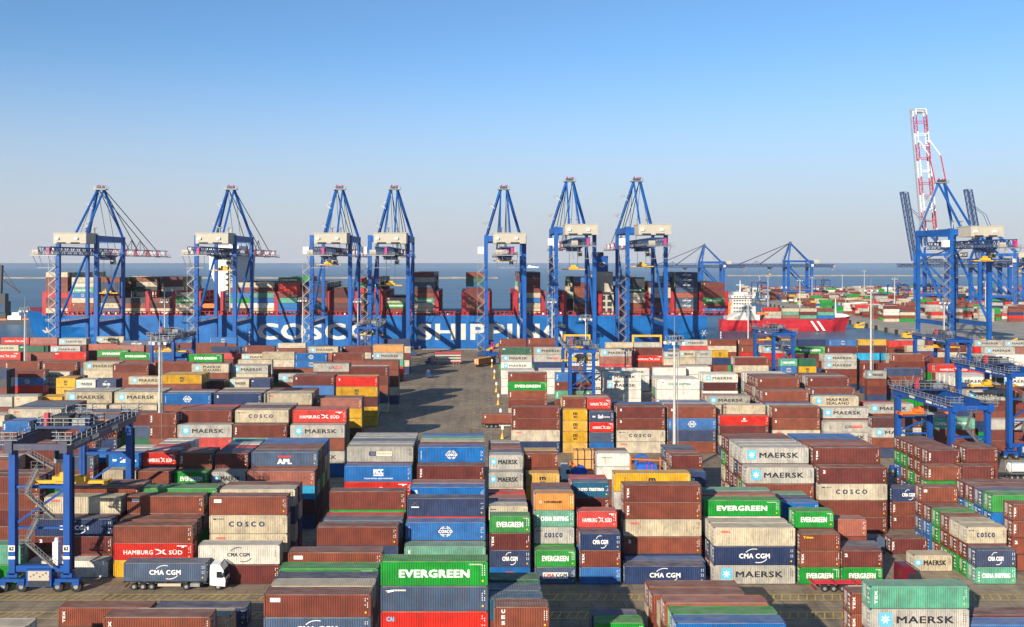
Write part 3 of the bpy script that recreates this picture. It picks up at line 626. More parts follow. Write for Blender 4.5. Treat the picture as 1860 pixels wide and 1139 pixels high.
(-49.17,269.88,40,2.94,'Bt2 U B N B',{0: 'long rust-brown container with small white corner mark on bright blue, rear yard rows left'}),
(87.15,269.88,40,2.95,'B B B N N'),
(147.27,269.88,40,2.88,'Wma B B N E',{0: 'long white container with star emblem on rust-brown, rear yard rows right, leftmost one'}),
(160.01,269.88,40,2.88,'Wma B B N E',{0: 'long white container with star emblem on rust-brown, rear yard rows right, rightmost one'}),
(-49.17,272.72,40,2.94,'B B N B G'),
(87.15,272.72,40,2.95,'B B S S E'),
(102.88,272.72,40,2.93,'B B K B K'),
(147.27,272.72,40,2.88,'W N B S G'),
(160.01,272.72,40,2.88,'W N B G N'),
(102.88,275.56,40,2.93,'B B K N B'),
(87.15,275.56,40,2.95,'W B G S K'),
(147.27,275.56,40,2.88,'W B B K G'),
(-91.11,278.40,40,2.78,'Ymc B N B E',{0: 'long yellow container with black m emblem on rust-brown, rear yard rows left'}),
(87.15,278.40,40,2.95,'W G E S S'),
(147.27,278.40,40,2.88,'W S K B B'),
(-91.11,281.24,40,2.78,'Y B G B B'),
(-91.01,284.08,40,2.78,'Y N K B B'),
(-103.47,284.08,40,2.53,'Kma B B N E',{0: 'long beige container with star emblem on rust-brown, rear yard rows left'}),
(15.24,284.08,40,2.76,'Bt2 Eev Btx B K',{0: 'long rust-brown container with small white corner mark on green, rear yard rows right', 1: 'long green container with bold white lettering under rust-brown, rear yard rows right', 2: 'long rust-brown container with vertical white letters under green, rear yard rows right', 3: 'long rust-brown container under rust-brown, rear yard rows right, leftmost one'}),
(29.87,284.08,40,2.76,'Utx Bt2 Ttx B N',{0: 'long bright blue container with vertical white letters on rust-brown, rear yard rows right', 1: 'long rust-brown container with small white corner mark under bright blue, rear yard rows right'}),
(-130.51,286.92,20,2.95,'Ymc Ymc B N'),
(-124.18,286.92,20,2.82,'Wma B N B'),
(-117.72,286.92,20,2.82,'Ncg N B E'),
(-83.30,286.92,20,2.73,'B N B E'),
(15.24,286.92,40,2.76,'W S G B B'),
(-130.94,289.76,20,2.95,'Y B K B'),
(-124.61,289.76,20,2.82,'G K B B'),
(-117.72,289.76,20,2.82,'N S S E'),
(-83.30,289.76,20,2.73,'T B E G'),
(-153.71,289.76,20,2.81,'N X B B E'),
(-76.39,289.76,20,2.78,'Kma B N B'),
(-69.74,289.76,20,2.78,'Npl B N B'),
(-153.71,292.60,20,2.81,'X G N K S'),
(-130.08,292.60,20,2.95,'B G K S'),
(-76.39,292.60,20,2.78,'G B G S'),
(-69.74,292.60,20,2.78,'B B B B'),
(-35.46,292.60,40,2.95,'B B B N K',{0: 'long rust-brown container on rust-brown, rear yard rows left, second from left'}),
(-35.46,295.44,40,2.95,'W G B B G'),
(129.44,295.44,20,2.61,'Gma B B N E'),
(-59.71,298.28,40,2.95,'Gma B N B'),
(-149.80,301.12,40,2.54,'Btx Ugl R B N',{0: 'long rust-brown container with vertical white letters on bright blue, rear yard rows left', 1: 'long bright blue container with white globe emblem under rust-brown, rear yard rows left', 2: 'long bright red container under bright blue, rear yard rows left'}),
(-89.13,301.12,40,2.93,'Kmz B B N E',{0: 'long beige container with star emblem, two-line lettering on rust-brown, rear yard rows left'}),
(157.38,301.12,40,2.87,'Rhs B B N E',{0: 'long bright red container with wave emblem on rust-brown, rear yard rows right, leftmost one'}),
(169.87,301.12,40,2.87,'Rhs B B N E',{0: 'long bright red container with wave emblem on rust-brown, rear yard rows right, rightmost one'}),
(-89.24,303.96,40,2.93,'B S B B B'),
(157.38,303.96,40,2.87,'R E B B N'),
(169.87,303.96,40,2.87,'B S B S B'),
(-76.78,303.96,40,2.77,'Gma K B N E',{0: 'long light grey container with star emblem on beige, rear yard rows left'}),
(48.10,303.96,40,2.86,'Wma Wma W W',{0: 'long white container with star emblem on white, rear yard rows right, rightmost one', 1: 'long white container with star emblem under white, rear yard rows right, rightmost one', 2: 'long white container under white, rear yard rows right, second from left'}),
(142.60,303.96,40,2.59,'N B B N E',{0: 'long navy blue container on rust-brown, rear yard rows right', 1: 'long rust-brown container under navy blue, rear yard rows right, leftmost one', 2: 'long rust-brown container under rust-brown, rear yard rows right, seventh from left', 3: 'long navy blue container under rust-brown, rear yard rows right, second from left'}),
(-144.36,306.80,40,2.85,'Kma Kma B N'),
(-76.78,306.80,40,2.77,'G N B B K'),
(48.10,306.80,40,2.86,'W B G E'),
(-144.36,309.64,40,2.85,'B K B B'),
(-118.77,309.64,40,2.74,'Btx B B N E',{0: 'long rust-brown container with vertical white letters on rust-brown, rear yard rows left, rightmost one'}),
(-103.12,309.64,40,2.87,'B B B N E',{0: 'long rust-brown container on rust-brown, rear yard rows left, leftmost one'}),
(-50.39,309.64,40,2.77,'Gpo B B N E',{0: 'long light grey container with navy and red plates on rust-brown, rear yard rows left'}),
(-33.57,309.64,40,2.94,'B B B K N'),
(-117.42,312.48,40,2.74,'P B B G B'),
(-50.39,312.48,40,2.77,'B E E B B'),
(-33.57,312.48,40,2.94,'B B E S S'),
(-144.26,312.48,40,2.80,'Btx B B N E',{0: 'long rust-brown container with vertical white letters on rust-brown, rear yard rows left, leftmost one'}),
(-129.88,312.48,40,2.80,'Kma K B N E',{0: 'long beige container with star emblem on beige, rear yard rows left, rightmost one'}),
(-158.60,315.32,40,2.78,'Btx B B N E',{0: 'long rust-brown container with vertical white letters topmost, rear yard rows left'}),
(-129.88,315.32,40,2.80,'G G B B N'),
(43.89,318.16,40,2.87,'Wma Wma Wma W'),
(85.39,321.00,40,2.95,'Wma D W',{0: 'long white container with star emblem on dark maroon, rear yard rows right', 1: 'long dark maroon container under white, rear yard rows right'}),
(85.39,323.84,40,2.95,'W S B'),
(85.39,326.68,40,2.95,'W B E'),
(111.41,326.68,20,2.74,'Tcs Ugl B N E'),
(118.26,326.68,20,2.74,'A Ymc B N E'),
(169.44,326.68,40,2.81,'B Y B N E'),
(-81.18,329.52,40,2.61,'K K B N E'),
(98.96,329.52,40,2.75,'B K B N E',{0: 'long rust-brown container on beige, rear yard rows right'}),
(98.96,332.36,40,2.75,'K N B G K'),
(-100.06,332.36,40,2.95,'Eev B B N E',{0: 'long green container with bold white lettering topmost, far rows left'}),
(14.27,332.36,40,2.95,'W W W'),
(28.45,332.36,40,2.95,'W W W'),
(14.27,335.20,40,2.95,'W K S'),
(28.45,335.20,40,2.95,'W B N'),
(147.49,335.20,40,2.75,'Btx Btx B N'),
(159.75,338.04,40,2.82,'Btx B B N E',{0: 'long rust-brown container with vertical white letters on rust-brown, far rows right, rightmost one'}),
(186.08,338.04,40,2.86,'Gma B B N E',{0: 'long light grey container with star emblem on rust-brown, far rows right'}),
(198.54,338.04,40,2.82,'Wmx Wma B N E'),
(14.27,338.04,40,2.95,'W N B'),
(28.45,338.04,40,2.95,'W B N'),
(159.75,340.88,40,2.82,'K G B B B'),
(-178.19,340.88,40,2.95,'Rhs B B N E'),
(57.79,340.88,40,2.88,'Wma W W'),
(71.59,340.88,40,2.95,'W W W',{0: 'long white container topmost, far rows right, fifth from left'}),
(135.63,340.88,40,2.76,'Gma Gma Btx B N',{0: 'long light grey container with star emblem on light grey, far rows right, rightmost one', 1: 'long light grey container with star emblem under light grey, far rows right'}),
(81.50,343.72,40,2.95,'W W W'),
(135.63,343.72,40,2.76,'K B S B S'),
(-154.80,343.72,40,2.89,'Rpl B S N E',{0: 'long bright red container with small white name on rust-brown, far rows left'}),
(-76.01,343.72,40,2.89,'Koo Koo B N E',{0: 'long beige container with small red corner letters on beige, far rows left'}),
(-63.55,343.72,40,2.79,'Ugl Ugl B N E',{0: 'long bright blue container with white globe emblem on bright blue, far rows left'}),
(81.50,346.56,40,2.95,'W K B'),
(-164.87,346.56,40,2.81,'B B B N E'),
(-117.41,346.56,40,2.77,'U B B N E',{0: 'long bright blue container on rust-brown, far rows left'}),
(-49.96,346.56,40,2.77,'Bt2 B B N E',{0: 'long rust-brown container with small white corner mark on rust-brown, far rows left'}),
(150.60,346.56,40,2.73,'L B B N E'),
(-133.14,352.24,40,2.66,'Eev B B N E',{0: 'long green container with bold white lettering on rust-brown, far rows left, rightmost one'}),
(-85.91,352.24,40,2.57,'Kma B B N E'),
(40.56,352.24,40,2.70,'Kma Wma B N E',{0: 'long beige container with star emblem on white, far rows right'}),
(53.02,352.24,40,2.95,'Gma P Rhs B N',{0: 'long light grey container with star emblem on pale red-brown, far rows right', 1: 'long pale red-brown container under light grey, far rows right'}),
(75.35,355.08,20,2.67,'Gma K B N E'),
(81.65,355.08,20,2.77,'Kma K B N E'),
(87.98,355.08,20,2.77,'Gco G B N E'),
(94.28,355.08,20,2.77,'Ymc N B N E'),
(-144.34,357.92,40,2.76,'Eev B B N E'),
(66.72,357.92,40,2.95,'Btx Rhs B N B',{0: 'long rust-brown container with vertical white letters on bright red, far rows right, leftmost one', 1: 'long bright red container with wave emblem under rust-brown, far rows right'}),
(14.85,360.76,40,2.92,'Apl Gma Wma B N',{0: 'long dark green container with small white name on light grey, far rows right', 1: 'long light grey container with star emblem under dark green, far rows right'}),
(27.87,360.76,40,2.93,'Gma Gpo N B E',{0: 'long light grey container with star emblem on light grey, far rows right, leftmost one', 1: 'long light grey container with navy and red plates under light grey, far rows right'}),
(206.86,360.76,40,2.94,'Gma B B N E',{0: 'long light grey container with star emblem topmost, far rows right, leftmost one'}),
(219.32,360.76,40,2.93,'P B B N E'),
(-88.58,366.44,40,2.95,'Btx B B N E'),
(-75.81,366.44,40,2.73,'Btx B B N E'),
(-36.88,369.28,40,2.95,'O Gma T R B'),
(121.50,369.28,40,2.86,'Gma R B N E',{0: 'long light grey container with star emblem on bright red, far rows right, second from left'}),
(134.69,369.28,40,2.81,'Eev D B N E',{0: 'long green container with bold white lettering on dark maroon, far rows right'}),
(147.45,369.28,40,2.81,'Btx B B N E'),
(160.07,369.28,40,2.90,'D D B N E',{0: 'long dark maroon container topmost, far rows right'}),
(-36.88,372.12,40,2.95,'K K B N K'),
(121.50,372.12,40,2.86,'W S E K B'),
(121.50,374.96,40,2.86,'K S B N B'),
(-64.30,374.96,40,2.71,'Kma P B N E'),
(-172.04,377.80,40,2.70,'Gma N B N E'),
(184.19,377.80,40,2.75,'K B B N E'),
(196.65,377.80,40,2.75,'B K B N E'),
(-64.30,377.80,40,2.71,'B K B K N'),
(-106.02,380.64,40,2.60,'N R B N E'),
(-51.37,380.64,40,2.65,'Bt2 K B N E'),
(-200.53,383.48,40,2.69,'Kma R B N E'),
(-188.07,383.48,40,2.64,'Apl B B N E'),
(-147.53,383.48,40,2.69,'P B B N E'),
(116.58,383.48,40,2.55,'Btx R B N E'),
(-159.91,386.32,40,2.73,'P B B N E'),
(-133.92,386.32,40,2.64,'B U B N E'),
(-116.43,394.84,40,2.67,'B B B N E'),
(-35.86,394.84,40,2.95,'K B K N'),
(184.13,394.84,40,2.86,'R B B N E'),
(145.86,397.68,40,2.93,'N B B N E'),
(159.38,397.68,40,2.93,'Ugl B B N E'),
(172.23,397.68,40,2.93,'Ymc B B N E'),
(224.80,400.52,40,2.80,'Gma R B N E'),
(237.91,400.52,40,2.80,'Gma B B N E'),
(-128.36,403.36,40,2.50,'B B B N E'),
(-83.13,403.36,40,2.50,'K B B N E'),
(-36.65,403.36,40,2.86,'N B B N E'),
(27.74,403.36,40,2.93,'Btx B B N E'),
(108.13,403.36,40,2.83,'Btx Koo B N E'),
(-207.44,406.20,40,2.95,'Rhs B B N E'),
(-194.69,406.20,40,2.95,'P R B N E'),
(-181.74,406.20,40,2.87,'Gma B B N E'),
(15.04,406.20,40,2.83,'Btx B B N E'),
(62.72,406.20,40,2.52,'K P B N E'),
(75.52,406.20,40,2.52,'G B B N E'),
(96.32,406.20,40,2.74,'Gma R B N E'),
(121.55,406.20,40,2.82,'Btx B B N E'),
(193.19,406.20,40,2.77,'G B B N E'),
(-154.30,409.04,40,2.62,'Scg B B N E'),
(-115.27,409.04,40,2.92,'Ugl B B N E'),
(208.38,409.04,40,2.72,'B B B N E'),
(-181.74,409.04,40,2.87,'K K B N E'),
(-167.24,411.88,40,2.95,'Kma B B N E'),
]
# ------------------------------------------------------------------ containers
LEN = {40: 12.19, 20: 6.06}; CW = 2.44; CH = 2.75
def corrugated(L):
    """hull of a container: frame, corrugated long sides and roof, origin at the middle of the floor"""
    b = MB(); h = L/2; d = .050
    def wave(y, s, z0, z1, m):
        n = int(round((L-.36)/.278)); p = (L-.36)/n; x = -h+.18; pr = []
        for i in range(n):
            pr += [(x, 0), (x+.072, d), (x+.139, d), (x+.211, 0)]; x += p
        pr.append((h-.18, 0)); k = len(b.v)
        for px, dd in pr: b.v += [(px, y+s*dd, z0), (px, y+s*dd, z1)]
        for i in range(len(pr)-1):
            q = k+2*i; b.f.append((q, q+2, q+3, q+1) if s > 0 else (q+1, q+3, q+2, q)); b.m.append(m)
    wave(-CW/2+.03, 1, .15, CH-.11, 0); wave(CW/2-.03, -1, .15, CH-.11, 0)
    n = int(round((L-.36)/.28)); p = (L-.36)/n; x = -h+.18; pr = []
    for i in range(n): pr += [(x, 0), (x+.05, .022), (x+.12, .022), (x+.17, 0)]; x += p
    pr.append((h-.18, 0)); k = len(b.v)
    for px, dd in pr: b.v += [(px, -CW/2+.06, CH-.02-dd), (px, CW/2-.06, CH-.02-dd)]
    for i in range(len(pr)-1):
        q = k+2*i; b.f.append((q, q+2, q+3, q+1)); b.m.append(1)
    for sx in (-1, 1):
        a, c = (-h, -h+.18) if sx < 0 else (h-.18, h)
        for sy in (-1, 1):
            y0, y1 = (-CW/2, -CW/2+.16) if sy < 0 else (CW/2-.16, CW/2)
            b.box(a, c, y0, y1, .12, CH-.12)                                     # corner posts
            b.box(a-.003, c, y0-.003, y1+.003, 0, .118, 2); b.box(a-.003, c, y0-.003, y1+.003, CH-.118, CH, 2)   # castings
        b.box(a, c, -CW/2+.16, CW/2-.16, .02, .16); b.box(a, c, -CW/2+.16, CW/2-.16, CH-.14, CH-.012, 0, 1)
    for sy in (-1, 1):
        y0, y1 = (-CW/2, -CW/2+.06) if sy < 0 else (CW/2-.06, CW/2)
        b.box(-h+.18, h-.18, y0, y1, .075, .15); b.box(-h+.18, h-.18, y0+.05*(sy < 0), y1-.05*(sy > 0), .0, .073, 2); b.box(-h+.18, h-.18, y0, y1, CH-.11, CH-.008, 1, 1)  # dark strip paints the gap's shade, roof paint a lit top edge
    b.box(-h+.18, h-.18, -CW/2+.06, CW/2-.06, .05, .10)
    b.box(h-.10, h-.06, -CW/2+.16, CW/2-.16, .16, CH-.14)
    return b
def door_mb():
    """the door end, facing -x, at local x=0"""
    b = MB()
    for s in (0, 1):
        y0 = -CW/2+.16 if s == 0 else .01; y1 = y0+CW/2-.17
        b.box(.05, .09, y0, y1, .17, CH-.15, 0)
        for k in range(4): b.box(.03, .05, y0+.05, y1-.05, .35+.58*k, .75+.58*k, 0)
        for q in (.28, .74):
            y = y0+q*(y1-y0); b.box(-.002, .035, y-.022, y+.022, .12, CH-.12, 1)
            for z in (.25, 1.0, CH-.3): b.box(-.004, .05, y-.05, y+.05, z, z+.09, 1)
    rr = random.Random(3)
    for r in range(8): b.box(.018, .0285, .12, .14+rr.uniform(.55, .85), 2.36-.2*r, 2.45-.2*r, 2)   # weight table
    b.box(.018, .0285, -.95, -.25, 2.2, 2.42, 2); b.box(.018, .0285, -.9, -.4, 1.0, 1.3, 2); b.box(.018, .0285, -.95, -.5, .6, .75, 2); b.box(.020, .0295, -.8, -.55, 1.55, 1.85, 2); b.box(.020, .0295, .3, .55, .6, .85, 3)
    return b
BODY = {L: corrugated(LEN[L]).mesh('container_body') for L in (40, 20)}
for me in BODY.values():
    for k in (SIDE['B'], ROOF['B'], M_DARK): me.materials.append(k)
DOOR_MB = door_mb(); DOOR = DOOR_MB.mesh('container_door')
for k in (SIDE['B'], M_GALV, INK[WH], INK[YL]): DOOR.materials.append(k)

def mark(b, mk, L, fine=True):
    """lettering and emblems on the long side, in side coordinates (metres from its left lower corner)"""
    W = LEN[L]; H = CH; y = -CW/2+.024
    T = lambda s, u0, u1, v0, v1, m, bold=.012, **k: text(b, s, u0*W-W/2, u1*W-W/2, v0*H, v1*H, y, m, bold, **k)
    def Q(u0, u1, v0, v1, m, dy=0): b.quad([(u0*W-W/2, y-dy, v0*H), (u1*W-W/2, y-dy, v0*H), (u1*W-W/2, y-dy, v1*H), (u0*W-W/2, y-dy, v1*H)], m)
    def fan(cx, cz, pts, m, dy=.004): b.quad([(cx+px, y-dy, cz+pz) for px, pz in pts], m)
    def ell(cx, cz, rx, rz, w, m, a0=0, a1=360, n=20):
        for i in range(n):
            t0 = RAD(a0+(a1-a0)*i/n); t1 = RAD(a0+(a1-a0)*(i+1)/n)
            b.quad([(cx+rx*math.cos(t0), y-.004, cz+rz*math.sin(t0)), (cx+rx*math.cos(t1), y-.004, cz+rz*math.sin(t1)),
                    (cx+(rx-w)*math.cos(t1), y-.004, cz+(rz-w)*math.sin(t1)), (cx+(rx-w)*math.cos(t0), y-.004, cz+(rz-w)*math.sin(t0))][::-1], m)
    def star(u, v, r):
        b.quad([(u*W-W/2-r, y, v*H-r), (u*W-W/2+r, y, v*H-r), (u*W-W/2+r, y, v*H+r), (u*W-W/2-r, y, v*H+r)], SB)
        fan(u*W-W/2, v*H, [(r*(.78 if i % 2 == 0 else .34)*math.cos(RAD(90-i*180/7)), r*(.78 if i % 2 == 0 else .34)*math.sin(RAD(90-i*180/7))) for i in range(14)][::-1], WH)
    def arcs(m):
        ell(-W*.005, H*.44, W*.125, H*.44, .10, m, 72, 146); ell(W*.05, H*.56, W*.125, H*.44, .10, m, 252, 326)
    if mk == 'ma': star(.155 if L == 40 else .13, .54, .80 if L == 40 else .52); T('MAERSK', .27, .85, .36, .68, BK, .018)
    elif mk == 'mz': star(.15, .54, .78); T('MAERSK', .31, .80, .52, .82, BK, .016); T('SEALAND', .31, .80, .17, .46, BK, .014)
    elif mk == 'co': T('C O S C O', .25, .71, .38, .66, NV, .024); Q(.05, .09, .74, .82, NV); T('COSCO', .10, .19, .75, .82, NV, .02)
    elif mk == 'cg': T('CMA CGM', .31, .69, .36, .62, WH, .02); arcs(WH); 
    elif mk == 'cw': T('CMA CGM', .355, .63, .40, .59, BK, .02); arcs(BK)
    elif mk == 'cr': Q(.19, .81, .33, .68, WH); T('CMA', .21, .48, .38, .63, RD, .02, ); T('CGM', .51, .79, .38, .63, BK, .02)
    elif mk == 'ev':
        T('EVERGREEN', .17, .83, .34, .66, WH, .028 if L == 40 else .018); T('EVERGREEN', .83, .95, .84, .89, WH, .02)
    elif mk == 'id': T('EVERGREEN', .83, .95, .84, .89, WH, .02)
    elif mk == 'hs':
        T('HAMBURG', .13, .50, .33, .58, WH, .008); T('SÜD', .70, .87, .33, .62, WH, .008)
        c = .595*W-W/2
        for q in ([(-.95*W/12, .5), (-.3*W/12, .45), (.35*W/12, .05), (1.0*W/12, -.42), (.45*W/12, -.30), (-.2*W/12, .18), (-.62*W/12, .30)],
                  [(-.85*W/12, -.45), (.05*W/12, .0), (.35*W/12, .32), (.75*W/12, .42), (.4*W/12, .02), (.1*W/12, -.2)]):
            fan(c, .47*H, q[::-1], WH)
        Q(.80, .93, .80, .85, WH); Q(.86, .89, .72, .80, WH)
    elif mk == 'oo': T('OOCL', .09, .21, .70, .83, RD, .03)
    elif mk == 'ap': T('APL', .39, .61, .16, .52, WH, .04); Q(.40, .60, .62, .73, RD)
    elif mk == 'mc':
        u = .9/W; T('m', .5-u*.62, .5+u*.62, .48, .74, BK, .04); T('sc', .5-u*.55, .5+u*.55, .22, .42, BK, .04)
        for k in range(5): Q(.14, .148, .2+.12*k, .28+.12*k, BK)
    elif mk == 'gl':
        c = .5*W-W/2; ell(c, .5*H, .92, .80, .09, WH); ell(c, .5*H, .48, .80, .07, WH)
        for v in (.33, .67): Q(.5-.72/W, .5+.72/W, v-.012, v+.012, WH)
        fan(c, .5*H, [(-1.15, -.26), (1.15, -.26), (1.15, .26), (-1.15, .26)], NV, .006)
        b2 = len(b.v); T('COSCO', .5-1.1/W, .5+1.1/W, .42, .58, WH, .03)
        for i in range(b2, len(b.v)): b.v[i] = (b.v[i][0], y-.009, b.v[i][2])
        T('COSCO', .035, .05, .2, .75, WH, .02, vert=True)
    elif mk == 'cs': T('CHINA SHIPPING', .16, .86, .36, .64, WH, .018); [Q(.07, .10, .16+.16*k, .24+.16*k, WH) for k in range(4)]
    elif mk == 'cb': T('CHINA SHIPPING', .27, .80, .42, .63, TL, .025); Q(.84, .89, .40, .46, SB); Q(.12, .16, .62, .70, BK)
    elif mk == 'po':
        Q(.44, .57, .40, .63, NV); Q(.575, .80, .40, .63, RD)
        b2 = len(b.v); T('P&O', .455, .555, .45, .58, WH, .02); T('Nedlloyd', .59, .79, .44, .59, CR, .02)
        for i in range(b2, len(b.v)): b.v[i] = (b.v[i][0], y-.006, b.v[i][2])
    elif mk == 'pn':
        Q(.33, .44, .40, .68, NV); Q(.445, .68, .40, .68, CR)
        b2 = len(b.v); T('P&O', .34, .43, .46, .62, WH, .02); T('Nedlloyd', .46, .665, .45, .62, BK, .0)
        for i in range(b2, len(b.v)): b.v[i] = (b.v[i][0], y-.006, b.v[i][2])
    elif mk == 'mg': T('MCC', .43, .58, .48, .80, WH, .05); Q(.43, .58, .36, .45, WH); T('YOUR INTRA ASIA PARTNER', .29, .72, .16, .24, WH, .02)
    elif mk == 'tx': T('TEX', .045, .075 if L == 40 else .105, .22, .80, WH, .03, vert=True)
    elif mk == 't2': T('2', .06, .06+.5/W, .62, .82, WH, .04)
    elif mk == 'ca': T('CAI', .055, .125, .60, .78, SB, .02)
    elif mk == 'cn': T('CRONOS', .115, .235, .80, .87, WH, .03); fan(-W/2+.085*W, .78*H, [(-.55, .10), (-.2, .02), (-.3, -.12), (.5, .04), (.3, .22), (-.1, .14)], WH)
    elif mk == 'lt': T('LLOYD TRIESTINO', .16, .86, .42, .62, WH, .022)
    elif mk == 'sa': T('Saf', .34, .56, .34, .70, WH, .02); T('marine', .55, .84, .40, .58, WH, .01); fan(-W/2+.18*W, .52*H, [(-.4, -.2), (-.1, -.25), (.35, -.2), (.3, .2), (-.1, .1), (-.35, .25)], WH)
    elif mk == 'ha': ell(0, .66*H, .30, .30, .28, WH); Q(.44, .56, .42, .49, WH)
    elif mk == 'us':
        for k, ch in enumerate('UES'): T(ch, .13, .20, .72-.25*k, .88-.25*k, WH, .03)
    elif mk == 'cp': T('CONTAINERSHIPS', .24, .70, .42, .56, BK, .02); Q(.13, .18, .42, .56, WH); b.quad([(-W/2+.145*W, y-.004, .45*H), (-W/2+.17*W, y-.004, .45*H), (-W/2+.17*W, y-.004, .53*H), (-W/2+.145*W, y-.004, .53*H)], RD)
    elif mk == 'tr': T('Triton', .09, .34, .72, .86, YL, .03)
    elif mk == 'mx': T('MAERSK LINE', .14, .46, .64, .70, BK, .02)
    elif mk == 'ks': b.beam((-W/2+.065*W, y, .62*H), (-W/2+.135*W, y, .82*H), .10, .004, 5); b.beam((-W/2+.065*W, y, .82*H), (-W/2+.135*W, y, .62*H), .10, .004, 5); Q(.05, .15, .48, .54, WH)
    elif mk == 'wp': Q(.06, .155, .66, .84, WH); [Q(.07, .145, .70+.05*k, .715+.05*k, SB if k < 2 else YL, .004) for k in range(3)]
    elif mk == 'pl': Q(.05, .14, .72, .82, WH)
    if fine:                                                       # serial numbers and hazard dots, too small to read
        dk = BK if mk in ('ma', 'mz', 'co', 'oo', 'cw', 'pn', 'cb', 'mx') else WH
        r = random.Random(hash(mk) % 97 if mk else 11)
        ub = .945 if L == 40 else .91
        for c in range(2):
            if c and r.random() < .3: continue
            for k in range(5):
                if r.random() < .75: Q(ub+.022*c*(40/L), ub+.022*c*(40/L)+.09/W, .42+.09*k, .47+.09*k, dk)
        if dk == WH: Q(ub, ub+.20/W, .17, .25, YL)
MARKS = {}
def mark_mesh(mk, L):
    k = (mk, L)
    if k not in MARKS:
        b = MB(); mark(b, mk, L); me = b.mesh('lettering')
        for q in INK: me.materials.append(q)
        MARKS[k] = me
    return MARKS[k]
def child(name, me, parent, mats=None, loc=(0, 0, 0), sx=1):
    o = bpy.data.objects.new(name, me); COL.objects.link(o); o.parent = parent; o.location = loc
    if sx != 1: o.scale = (sx, 1, 1)
    for i, q in enumerate(mats or []): o.material_slots[i].link = 'OBJECT'; o.material_slots[i].material = q
    return o
def container(x, y, z, L, h, tok, label, group='shipping containers stacked in the yard', rz=0, name='shipping_container'):
    r = thing(name, label, 'container', (x, y+CW/2, z), rz, group); r.scale = (1, 1, h/CH)
    c = tok[0]
    child('body', BODY[L], r, [SIDE[c], ROOF[c]])
    child('door', DOOR, r, [SIDE[c]], (-LEN[L]/2, 0, 0) if x > -15 else (LEN[L]/2, 0, 0), 1 if x > -15 else -1)
    child('lettering', mark_mesh(tok[1:], L), r)
    return r
class Stuff:
    """everything of the container kind beyond the 300 largest, as one object"""
    def __init__(s):
        s.mb = MB(); s.keys = list(PAL); s.ix = {k: i for i, k in enumerate(s.keys)}
    def add(s, x, y, z, L, h, tok, W=CW, lettering=True):
        l = LEN[L]/2; i = s.ix[tok[0]]; n = len(s.keys); b = s.mb; d = W
        b.box(x-l, x+l, y, y+d, z, z+h-.012, i, n+i)
        e = .06                                              # proud frame so that neighbours do not merge
        k = 2*n+1
        b.box(x-l-.01, x-l+.16, y-.02, y+.1, z+.01, z+h-.02, i); b.box(x+l-.16, x+l+.01, y-.02, y+.1, z+.01, z+h-.02, i)
        b.box(x-l+.16, x+l-.16, y-.02, y+.06, z+.01, z+.14, 2*n); b.box(x-l+.16, x+l-.16, y-.02, y+.06, z+h-.13, z+h-.02, i)
        if y < 260 and x > 12 and z > 0 and L == 20 or (y < 290 and x > 30):
            t = DOOR_MB; o = len(b.v); sc = h/CH
            b.v += [(x-l-.095+p[0], y+CW/2+p[1], z+p[2]*sc) for p in t.v]; b.f += [tuple(q+o for q in f) for f in t.f]; b.m += [(i, 2*n, 2*n+1, 2*n+6)[m] for m in t.m]
        if lettering and len(tok) > 1:
            t = MB(); mark(t, tok[1:], L, False)
            o = len(b.v); sc = h/CH
            b.v += [(x+p[0], y+CW/2+p[1]-.03, z+p[2]*sc) for p in t.v]; b.f += [tuple(q+o for q in f) for f in t.f]; b.m += [2*n+1+m for m in t.m]
    def build(s):
        o = s.mb.build('shipping_container_mass', [SIDE_F[k] for k in s.keys]+[ROOF_F[k] for k in s.keys]+[M_DARK]+INK)
        o['kind'] = 'stuff'; tag(o, 'remaining shipping containers deep in the stacks, on the ships and far terminal', 'containers')
        return o
STUFF = Stuff()
for st in STACKS:
    x, y, L, h, toks = st[:5]; labs = st[5] if len(st) > 5 else {}
    toks = toks.split(); n = len(toks)
    for i, t in enumerate(toks):
        z = (n-1-i)*h
        if i in labs: container(x, y, z+.004, L, h, t, labs[i])
        else: STUFF.add(x, y, z+.004, L, h, t)
